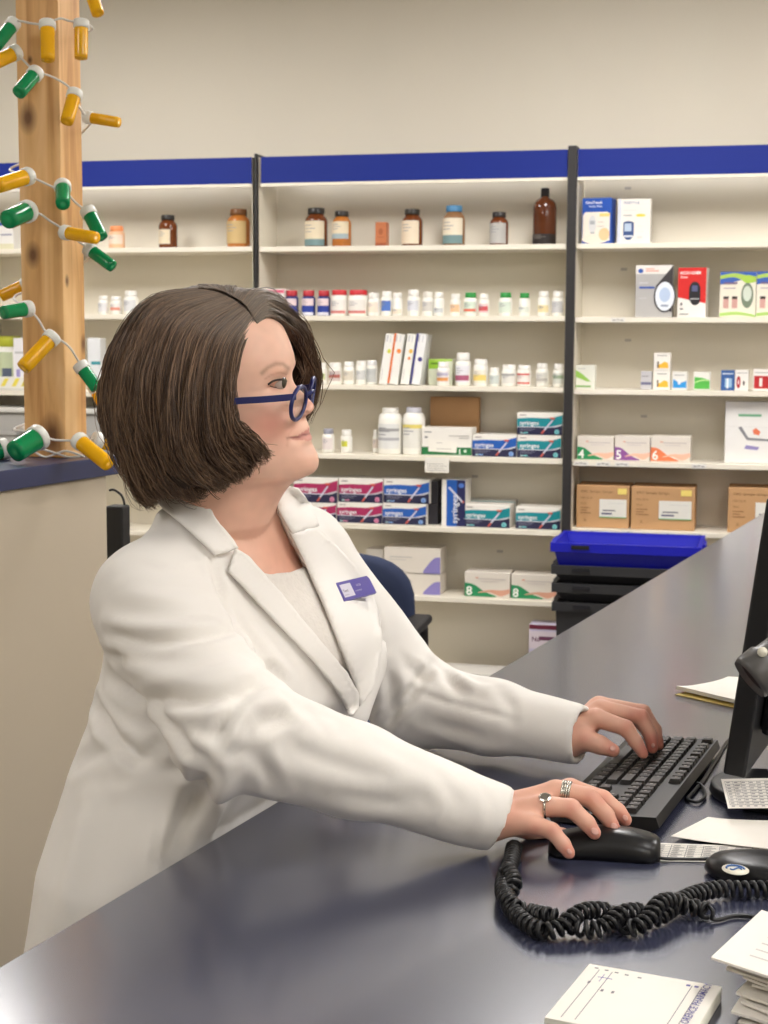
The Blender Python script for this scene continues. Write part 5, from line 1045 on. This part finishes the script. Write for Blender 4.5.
mixc(np.exp(-(dline(px, [(262, 373), (268, 367.5), (276, 363.8), (283, 364), (288, 368)])/2.2)**2)*.5*ref, (120, 84, 70)); mixc(.3*gauss(275, 388, 9, 4)*ref, (196, 140, 122)); mixc(np.exp(-(dline(px, [(294, 427), (289, 434), (287, 446)])/1.5)**2)*.22*ref, (190, 128, 108))
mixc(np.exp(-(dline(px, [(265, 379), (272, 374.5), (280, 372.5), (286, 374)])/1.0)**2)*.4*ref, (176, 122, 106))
mixc(.9*gauss(307.5, 411.8, 2.2, 1.0)*ref, (120, 66, 60))  # nostril recess painted as a dark spot of shade
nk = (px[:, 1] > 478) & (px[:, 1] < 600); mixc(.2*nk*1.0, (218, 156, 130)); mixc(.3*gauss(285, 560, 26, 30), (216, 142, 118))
hn_ = px[:, 0] > 470; mixc(.28*hn_, (214, 140, 118))
for H in (NH, FH):
    for k, (pts, rs) in H.items():
        q = proj(Q(*pts[-1])); mixc(.5*gauss(q[0], q[1], 9, 9)*hn_, (214, 116, 104)); q = proj(Q(*pts[-3])); mixc(.35*gauss(q[0], q[1], 7, 7)*hn_, (206, 118, 104))
for i in range(0, len(bv)):
    if px[i, 0] > 225: n_ = noise.noise(Vector(bv[i])*90); col[i] *= 1+.05*n_
bme.vertices.foreach_set('co', bv.ravel()); ca_ = bme.color_attributes.new('tone', 'FLOAT_COLOR', 'POINT'); ca_.data.foreach_set('color', np.concatenate([np.clip(col, 0, 1), np.ones((len(bv), 1))], 1).astype(np.float32).ravel())
nt_s = M_skin.node_tree; at_ = nt_s.nodes.new('ShaderNodeAttribute'); at_.attribute_name = 'tone'; nt_s.links.new(at_.outputs['Color'], nt_s.nodes['Principled BSDF'].inputs['Base Color'])
bme.materials.clear(); bme.materials.append(M_skin); bme.polygons.foreach_set('use_smooth', [True]*len(bme.polygons)); bme.update()
child('body', bme)
# flat cloth pieces laid on the body: polygon in the photo dropped onto the surface
def patch(name, poly, b, off_, thick, m_, parent=wl, step=3.2, it=4, edge_up=None):
    bd = []
    for i in range(len(poly)):
        a, c = Vector(poly[i]), Vector(poly[(i+1) % len(poly)]); n = max(1, int((c-a).length/step)); bd += [a.lerp(c, k/n) for k in range(n)]
    xs = [p.x for p in bd]; ysq = [p.y for p in bd]; inner = []
    gx, gy = np.meshgrid(np.arange(min(xs), max(xs), step), np.arange(min(ysq), max(ysq), step)); g = np.stack([gx.ravel(), gy.ravel()], 1)
    bl = [tuple(p) for p in bd]; ok = inpoly(g, bl) & (dline(g, bl+[bl[0]]) > step*.6); inner = [Vector(q) for q in g[ok].tolist()]
    r = delaunay_2d_cdt(bd+inner, [], [list(range(len(bd)))], 1, 1e-5); V2, F2 = r[0], r[2]
    P3, N3, last = [], [], None
    for q in V2:
        h, n = hit(b, q.x, q.y)
        P3.append(h); N3.append(n)
    good = [p for p in P3 if p is not None]
    dep = [((p-CAM).dot(FW) if p is not None else None) for p in P3]
    for i in range(len(P3)):
        if dep[i] is None:
            j = min((k for k in range(len(P3)) if dep[k] is not None), key=lambda k: (V2[k]-V2[i]).length); dep[i] = dep[j]; N3[i] = N3[j]
    nb = [set() for _ in V2]
    for f in F2:
        for k in range(len(f)): nb[f[k]].add(f[(k+1) % len(f)]); nb[f[(k+1) % len(f)]].add(f[k])
    for _ in range(it): dep = [dep[i]*.4+.6*sum(dep[j] for j in nb[i])/max(1, len(nb[i])) if nb[i] else dep[i] for i in range(len(dep))]
    vs = [Q(V2[i].x, V2[i].y, dep[i])+(N3[i]*off_*.6-ray(V2[i].x, V2[i].y).normalized()*off_*.4) for i in range(len(V2))]
    mb_ = MB(); mb_.add(vs, [tuple(f) for f in F2], m_, True); me_ = mb_.build(name, mesh_only=True)
    o = child(name, me_, parent); so = o.modifiers.new('s', 'SOLIDIFY'); so.thickness = thick; so.offset = 0 if thick > .004 else -1; return o
M_lap = mat('white_lapel_cloth', (237, 233, 227), .75, var=.01, bump=.08, bscale=1400)
M_shirt = mat('ribbed_white_shirt', (226, 220, 212), .8, var=.06, scale=220, bump=1.0, bscale=130)
o = patch('shirt', [(244, 562), (255, 573), (270, 575.5), (286, 574), (300, 569), (309, 566), (330, 606), (350, 652), (362, 692), (358, 706), (344, 696), (318, 660), (282, 618), (254, 590)], B_body, .004, .003, M_shirt); o['label'] = 'ribbed white shirt'
nl = patch('lapel', [(233, 550), (246, 558), (262, 577), (289, 609), (320, 645), (343, 672), (355, 694), (356, 708), (349, 718), (339, 700), (329, 685), (308, 659), (274, 625), (250, 599), (226, 573)], B_full, .007, .0035, M_lap)
fl = patch('lapel', [(286, 533), (313, 530), (330, 545), (352, 567), (369, 592), (377, 622), (378, 652), (370, 690), (357, 706), (351, 684), (340, 655), (324, 614), (303, 567)], B_full, .006, .0035, M_lap)
cn = patch('collar', [(156, 503), (166, 494), (186, 491), (200, 498), (216, 522), (236, 551), (224, 556), (213, 559), (196, 543), (176, 522)], B_full, .010, .004, M_lap)
cf_ = patch('collar', [(271, 505), (276, 494), (285, 489), (296, 491), (306, 503), (314, 529), (287, 534), (279, 520)], B_full, .008, .004, M_lap)
# name badge on the far lapel
M_bd = mat('badge_violet', (70, 58, 150), .35); bc, bn = hit(B_full, 355, 588)
bn = (bn*.35-ray(355, 588).normalized()*.65).normalized()
c00, c10, c01 = [Q(x, y, min((h[0]-CAM).dot(FW) if h[0] is not None else 9, (bc-CAM).dot(FW)+.02)-o_) for x, y, o_, h in ((x, y, o_, hit(B_full, x, y)) for x, y, o_ in ((335.5, 583.5, .024), (367.5, 576, .015), (344, 601.5, .024)))]
bx_, by_ = c10-c00, c01-c00; bnn = bx_.cross(by_).normalized(); bnn = bnn if bnn.dot(FW) < 0 else -bnn
def bq(u, v, h_): return c00+bx_*u*1.0+by_*v+bnn*h_
b = MB(); b.add([bq(u, v, z) for z in (-.002, .001) for u, v in ((0,0),(.96,0),(1.0,.2),(1,1),(0,1))], [(4,3,2,1,0), (5,6,7,8,9), (0,1,6,5), (1,2,7,6), (2,3,8,7), (3,4,9,8), (4,0,5,9)], M_bd)
bo = child('name_badge', b.build('nb', mesh_only=True)); bo['label'] = 'violet name badge with a pale logo square'
b = MB(); b.add([bq(u, v, .0014) for u, v in ((.05, .16), (.37, .16), (.37, .86), (.05, .86))], [(0,1,2,3)], mat('badge_pale', (206, 202, 216), .5)); bM = Matrix((bx_.normalized(), -by_.normalized(), bnn)).transposed().to_4x4()
bM.translation = bq(.065, .60, .0018); b.text('Terri', .0078, mat('badge_grey', (120, 110, 130), .5), bM, bold=.02); bM.translation = bq(.065, .78, .0018); b.text('PHARMACY', .0028, mat('badge_grey', (120, 110, 130), .5), bM)
bM.translation = bq(.5, .44, .0018); b.text('VICKI', .0062, mat('badge_pale', (206, 202, 216), .5), bM); bM.translation = bq(.41, .70, .0018); b.text('PHARMACIST', .0036, mat('badge_pale', (206, 202, 216), .5), bM); child('badge_lettering', b.build('bl', mesh_only=True), bo)
# eyes, lashes
eh, en_ = hit(B_body, 277.5, 382)
mir = lambda p: p-HL*2*((p-HC).dot(HL))
M_eye = mat('eye_white', (186, 172, 162), .2, var=.02); M_iris = mat('iris_grey_green', (70, 66, 54), .12); M_lash = mat('dark_lashes', (52, 38, 34), .6)
for side in (0, 1):
    c = eh+ray(277, 382).normalized()*.0108+HF*(-.0006); c = c if side == 0 else mir(c)
    b = MB(); prof = [(.0112*math.sin(a), -.0112*math.cos(a)) for a in np.linspace(0, PI, 14)]; gz = (cam_az(112)+Vector((0, 0, -.05))).normalized(); ME = Matrix.Translation(c) @ gz.to_track_quat('Z', 'Y').to_matrix().to_4x4()
    b.lathe(prof, M_eye, 24, M=ME, cap=False); e_ = child('eye', b.build('e', mesh_only=True)); 
    b = MB(); b.lathe([(.0114*math.sin(a), .0114*math.cos(a)) for a in np.linspace(0, .62, 6)], M_iris, 20, M=ME, cap=False); child('iris', b.build('i', mesh_only=True), e_)
    b = MB()
    for ln, rr in (([(268, 384.5), (272, 381.6), (277, 380.0), (282, 379.6), (286.5, 381)], .0013), ([(270, 386), (275, 387.3), (280, 387), (284, 385.5)], .0006)):
        pts = []
        for x, y in catmull(ln, 12):
            h, n = hit(B_body, x, y); p = h-ray(x, y).normalized()*.0008 if h is not None else None
            hb = None
            if p is not None: 
                w_ = p-c if side == 0 else mir(p)-c
                if side == 1: p = mir(p)
                pts.append(p)
        b.tube(pts, rr, M_lash, 6)
    child('eyelashes', b.build('l', mesh_only=True))
# glasses
M_gl = mat('navy_glasses_frame', (24, 33, 92), .3); gx0 = 311.0; gy0 = 397.5
M_lens = mat('clear_lens', (250, 250, 250), .02, trans=1.0, var=0, ior=1.08); gfr = MB()
def lensP(side, a, rl=.0238, ru=.0185): l = side*.034+rl*math.cos(a); u = ru*math.sin(a); return HP(gx0, gy0, 0)+HL*l+HU*u+HF*(-.55*abs(abs(l)-.0)*.22-.002+.12*u)
for sd in (-1, 1): gfr.tube([lensP(sd, 2*PI*k/40) for k in range(40)], .0025, M_gl, 8, closed=True)
gfr.tube(catmull([lensP(-1, .35), HP(gx0+2.5, gy0-7), lensP(1, PI-.35)], 10), .0024, M_gl, 8)
for sd in (-1, 1):
    h0_ = lensP(sd, .62 if sd > 0 else PI-.62); tp = [h0_, HP(gx0-16, gy0-2.0, sd*.066), HP(262, 399, sd*.0765), HP(236, 402, sd*.082), HP(222, 410, sd*.083)]
    if sd < 0: tp = [h0_, Q(296, 396.5, (h0_-CAM).dot(FW)+.002), Q(287, 397.5, 1.728), Q(262, 399.5, 1.717), Q(235, 401.2, 1.713), Q(222, 404, 1.712)]
    c_ = catmull(tp, 24)
    for a_, b2 in zip(c_[:-1], c_[1:]):
        a_, b2 = Vector(a_), Vector(b2); w_ = HL*.0011; h_ = HU*.0037
        gfr.add([a_-w_-h_, a_+w_-h_, a_+w_+h_, a_-w_+h_, b2-w_-h_, b2+w_-h_, b2+w_+h_, b2-w_+h_], [(0,1,2,3), (7,6,5,4), (0,4,5,1), (1,5,6,2), (2,6,7,3), (3,7,4,0)], M_gl)
go = child('eyeglasses', gfr.build('g', mesh_only=True)); go['label'] = 'navy blue framed eyeglasses'
for sd in (-1, 1):
    b = MB(); vs = [lensP(sd, 2*PI*k/32, (.0231), .0178) for k in range(32)]; b.add(vs+[v+HF*.0008 for v in vs], [tuple(range(32))[::-1], tuple(range(32, 64))]+[(k, (k+1) % 32, 32+(k+1) % 32, 32+k) for k in range(32)], M_lens); child('lens', b.build('ln', mesh_only=True), go)
# rings and nails
M_sil = mat('silver_metal', (196, 192, 184), .22, metal=1., var=.1)
def ring(a, b2, t, R_, r_, name, n=1, gap=.0026, top=False):
    A_, B_ = Q(*a), Q(*b2); ax_ = (B_-A_).normalized(); c = A_.lerp(B_, t); b = MB(); o1 = ax_.orthogonal().normalized(); o2 = ax_.cross(o1)
    for k in range(n):
        cc = c+ax_*(k-(n-1)/2)*gap; b.tube([cc+(o1*math.cos(q)+o2*math.sin(q))*R_ for q in np.linspace(0, 2*PI, 33)[:-1]], r_, M_sil, 8, closed=True)
    if n > 1: b.tube([c+(o1*math.cos(q)+o2*math.sin(q))*R_+ax_*.0035*math.sin(2*q) for q in np.linspace(0, 2*PI, 41)[:-1]], r_, M_sil, 8, closed=True)
    if top:
        d_ = (Vector((0, 0, 1))*.85-FW*.5-ax_*.1).normalized(); d_ = (d_-ax_*d_.dot(ax_)).normalized(); MT = Matrix.Translation(c+d_*(R_+.0012)) @ d_.to_track_quat('Z', 'Y').to_matrix().to_4x4()
        b.lathe([(0, -.002), (.0062, -.002), (.007, .0008), (.0052, .0018), (0, .0018)], M_sil, 8, M=MT, smooth=False, cap=False)
    return child(name, b.build(name, mesh_only=True))
ring(NH['ring'][0][1], NH['ring'][0][2], .16, .0118, .0016, 'finger_ring', 1, top=True)['label'] = 'silver signet ring'
ring(NH['middle'][0][1], NH['middle'][0][2], .30, .0124, .0013, 'finger_ring', 4)['label'] = 'wide multi-band silver ring'
M_nail = mat('fingernail', (226, 174, 160), .25)
def nail(px0, py0, rx, ry, ang, b): 
    ca, sa = math.cos(ang), math.sin(ang)
    o = patch('fingernail', [(px0+rx*math.cos(t)*ca-ry*math.sin(t)*sa, py0+rx*math.cos(t)*sa+ry*math.sin(t)*ca) for t in np.linspace(0, 2*PI, 13)[:-1]], b, .0006, .0006, M_nail, step=1.5, it=1)
for q in ((569, 851.5, 3.2, 2.3, .9), (594.5, 831.5, 4.4, 3.3, .9), (614, 826.5, 4.2, 3.2, 1.0), (625, 818, 3.4, 2.7, .9)): nail(*q, B_near)
for q in ((612.5, 748.5, 3.0, 3.0, .3), (653, 745.5, 1.8, 2.6, .0)): nail(*q, B_far)
# trousers and shoes below the coat
M_tr = mat('dark_trousers', (40, 40, 48), .85); M_sh = mat('black_shoe', (24, 22, 22), .4)
fc = LZ[-1]; b = MB()
for s_ in (-1, 1):
    p0_ = Vector((fc.x, fc.y, .72))+Vector(TL.tolist())*.1*s_; p1_ = Vector((fc.x, fc.y, .08))+Vector(TL.tolist())*.11*s_
    bb = MB(); bb.tube([p0_, p0_.lerp(p1_, .5), p1_], [.085, .07, .06], M_tr, 16); child('trouser_leg', bb.build('tl', mesh_only=True))
    bb = MB(); F3 = Vector(TF.tolist()); L3 = Vector(TL.tolist()); cs = []
    for t_, w_, h_ in ((-.09, .028, .05), (-.06, .038, .075), (0, .042, .085), (.07, .045, .06), (.13, .042, .045), (.17, .025, .03)):
        cs.append([p1_+F3*t_+L3*w_*x+Vector((0, 0, z*h_-.079)) for x, z in ((-1, 0), (1, 0), (1, .5), (.6, 1), (-.6, 1), (-1, .5))])
    bb.add(sum(cs, []), [tuple(range(6))[::-1], tuple(30+i for i in range(6))]+[(j*6+i, j*6+(i+1) % 6, j*6+6+(i+1) % 6, j*6+6+i) for j in range(5) for i in range(6)], M_sh); child('shoe', bb.build('sh', mesh_only=True))
# ---- hair: a bob falling from a part line
GU = [[(257, 325, -.050), (244, 344, -.068), (236, 374, -.081), (235, 402, -.087), (240, 424, -.089), (252, 443, -.084), (266, 453, -.075)],
 [(250, 314, -.050), (228, 340, -.077), (217, 380, -.094), (217, 418, -.100), (225, 450, -.096), (240, 466, -.086), (249, 474, -.078)],
 [(238, 303, -.043), (200, 328, -.076), (184, 378, -.101), (184, 428, -.106), (194, 464, -.101), (210, 484, -.092), (220, 489, -.086)],
 [(224, 295, -.033), (172, 314, -.064), (152, 365, -.093), (149, 425, -.098), (160, 466, -.092), (178, 488, -.083), (192, 493, -.078)],
 [(210, 291, -.022), (155, 304, -.036), (130, 350, -.060), (122, 405, -.066), (130, 450, -.062), (146, 486, -.054), (160, 496, -.05)],
 [(198, 289, -.010), (148, 301, .0), (120, 345, .002), (111, 398, .003), (116, 440, .004), (136, 480, .006), (153, 503, .008)],
 [(204, 288, -.006), (160, 297, .046), (130, 345, .068), (121, 405, .074), (128, 450, .072), (148, 482, .064), (158, 492, .06)],
 [(218, 290, -.022), (200, 288, .030), (176, 330, .090), (168, 395, .100), (170, 440, .098), (180, 474, .09), (186, 484, .085)],
 [(232, 296, -.036), (236, 288, .004), (236, 310, .074), (226, 380, .104), (226, 430, .102), (232, 462, .096), (238, 474, .09)],
 [(244, 304, -.046), (258, 293, -.012), (276, 308, .046), (284, 350, .088), (284, 400, .100), (276, 436, .098), (270, 455, .094)],
 [(252, 315, -.050), (267, 301, -.024), (287, 311, .014), (303, 334, .058), (309.5, 364, .080), (306, 395, .090), (296, 425, .093)],
 [(257, 324, -.052), (266, 319, -.038), (279, 323, -.012), (290, 334, .020), (302, 352, .060), (309, 374, .077), (305, 398, .084)]]
G3 = np.array([[tuple(Q(x, y, 1.80+o)) for x, y, o in g] for g in GU]); NG = len(GU)
U_, V_ = 150, 44
along = np.array([catmull(g, V_) for g in G3])                           # NG x V x 3
SURF = np.stack([catmull(along[:, j], U_) for j in range(V_)], 1)           # U x V x 3
ctr = v3(Q(212, 395, 1.80))
tu, tv = np.gradient(SURF, axis=0), np.gradient(SURF, axis=1); NRM = np.cross(tu, tv); NRM /= np.linalg.norm(NRM, axis=2)[..., None]+1e-9
if (np.einsum('ijk,ijk->ij', NRM, SURF-ctr)).mean() < 0: NRM = -NRM
M_hair = mat('brown_hair', (74, 56, 44), .42, spec=.35); nt_h = M_hair.node_tree; ah = nt_h.nodes.new('ShaderNodeAttribute'); ah.attribute_name = 'tone'; nt_h.links.new(ah.outputs['Color'], nt_h.nodes['Principled BSDF'].inputs['Base Color'])
hvv, hff, hcol = [], [], []
# clumped under layer: the shell follows wavy locks
loc = np.array([[(lambda a: (noise.noise(Vector((a*.17, j*.045, 3.1)))*1.1+.7*noise.noise(Vector((a*.42, j*.07, 7.7)))+.35*noise.noise(Vector((a*1.1, j*.1, 1.7)))))(i+5.0*noise.noise(Vector((i*.05, j*.06, 11)))) for j in range(V_)] for i in range(U_)])
jv = np.linspace(0, 1, V_)
LA = .0135
SH = np.stack([np.stack([np.interp(np.linspace(0, .86, V_), np.linspace(0, 1, V_), SURF[i, :, k]) for k in range(3)], 1) for i in range(U_)])
shell = SH+NRM*((loc*LA*smoothstep(.04, .5, jv)[None, :])-.0042)[..., None]
inner = SH-NRM*(.014*np.minimum(1, np.minimum(jv*6+.15, 1)))[None, :, None]
base_i = 0
def grid_add(G, flip):
    b0 = len(hvv); hvv.extend(G.reshape(-1, 3).tolist())
    for i in range(U_-1):
        for j in range(V_-1):
            q = (b0+i*V_+j, b0+(i+1)*V_+j, b0+(i+1)*V_+j+1, b0+i*V_+j+1); hff.append(q[::-1] if flip else q)
    return b0
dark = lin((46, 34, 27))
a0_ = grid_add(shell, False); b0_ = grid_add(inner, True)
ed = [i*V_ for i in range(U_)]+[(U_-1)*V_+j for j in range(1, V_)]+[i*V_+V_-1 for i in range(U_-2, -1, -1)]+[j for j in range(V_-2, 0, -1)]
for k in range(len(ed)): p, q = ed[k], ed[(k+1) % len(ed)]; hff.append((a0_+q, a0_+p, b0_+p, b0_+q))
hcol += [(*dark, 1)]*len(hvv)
NSTR, SG = 8500, 20
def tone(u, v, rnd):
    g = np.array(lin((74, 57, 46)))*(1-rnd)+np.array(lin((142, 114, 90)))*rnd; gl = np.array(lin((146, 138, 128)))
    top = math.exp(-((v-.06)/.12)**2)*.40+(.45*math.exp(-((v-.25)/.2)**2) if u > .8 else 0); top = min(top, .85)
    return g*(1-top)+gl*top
for s in range(NSTR):
    u = RNG.random()*(U_-1.001); i = int(u); fu = u-i; un = u/(U_-1)
    v0 = RNG.random()**2*.35 if RNG.random() < .6 else 0.; v1 = .84+.18*RNG.random()**.7 if RNG.random() < .85 else .55+.3*RNG.random(); v1 = min(v1, .999) if RNG.random() < .6 else min(v1+.06, 1.06); lift = RNG.random()**1.5*.0065; fly = RNG.random() < .03
    ph, am = RNG.random()*100, .0022+.0075*RNG.random()**1.5; v1 = min(1.1, v1*(1+.09*noise.noise(Vector((u*.16, 0, 5)))+.05*noise.noise(Vector((u*.6, 0, 9))))); drift = (RNG.random()-.5)*13.0; rnd = RNG.random()**2.0; rad = .00036+.00042*RNG.random(); c0 = None
    pts = []
    for k in range(SG):
        v = v0+(v1-v0)*k/(SG-1); jj = v*(V_-1.001); j = min(int(jj), V_-2); fj = jj-j; uu = min(max(u+drift*v*v, 0), U_-1.002); i = int(uu); fu = uu-i
        def bi(A): return (A[i, j]*(1-fu)+A[i+1, j]*fu)*(1-fj)+(A[i, j+1]*(1-fu)+A[i+1, j+1]*fu)*fj
        p, n = bi(SURF), bi(NRM); lo_ = (loc[i, j]*(1-fu)+loc[i+1, j]*fu)*LA*smoothstep(.04, .5, v)
        w1 = noise.noise(Vector((ph*.1, v*4, u*.35)))*.7+noise.noise(Vector((ph, v*5, 0)))*.6; w2 = noise.noise(Vector((u*.28, v*3.2, 1)))*.9+noise.noise(Vector((ph+50, v*5, 1)))*.6
        t = bi(tu); t = t/(np.linalg.norm(t)+1e-9)
        pts.append(p+n*(lo_+lift*(.3+.7*v)-.0015+w1*am*v*(2.5 if fly else 1)+(.010*v if fly else 0))+t*w2*am*2.4*v+t*.009*smoothstep(.3, 1., v)*noise.noise(Vector((u*.06, v*2.6, 21))))
    b0 = len(hvv); prev = None
    for k in range(SG):
        p = pts[k]; tt = pts[min(k+1, SG-1)]-pts[max(k-1, 0)]; tt = tt/(np.linalg.norm(tt)+1e-9)
        a = np.cross(tt, (0.3, .5, .8)); a /= np.linalg.norm(a)+1e-9; c = np.cross(tt, a); rr = rad*(1 if k < SG*.7 else max(.15, 1-(k-SG*.7)/(SG*.32)))
        for q in range(3): hvv.append((p+(a*math.cos(2.094*q)+c*math.sin(2.094*q))*rr).tolist())
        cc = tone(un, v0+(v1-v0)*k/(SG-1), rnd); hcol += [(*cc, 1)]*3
    for k in range(SG-1):
        for q in range(3): hff.append((b0+k*3+q, b0+k*3+(q+1) % 3, b0+k*3+3+(q+1) % 3, b0+k*3+3+q))
me = bpy.data.meshes.new('hair'); me.from_pydata(hvv, [], hff); me.materials.append(M_hair); me.polygons.foreach_set('use_smooth', [True]*len(me.polygons))
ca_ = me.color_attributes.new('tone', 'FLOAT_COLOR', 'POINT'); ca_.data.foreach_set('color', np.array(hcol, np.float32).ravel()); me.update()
child('hair', me)['label'] = 'chin-length grey-streaked brown bob'
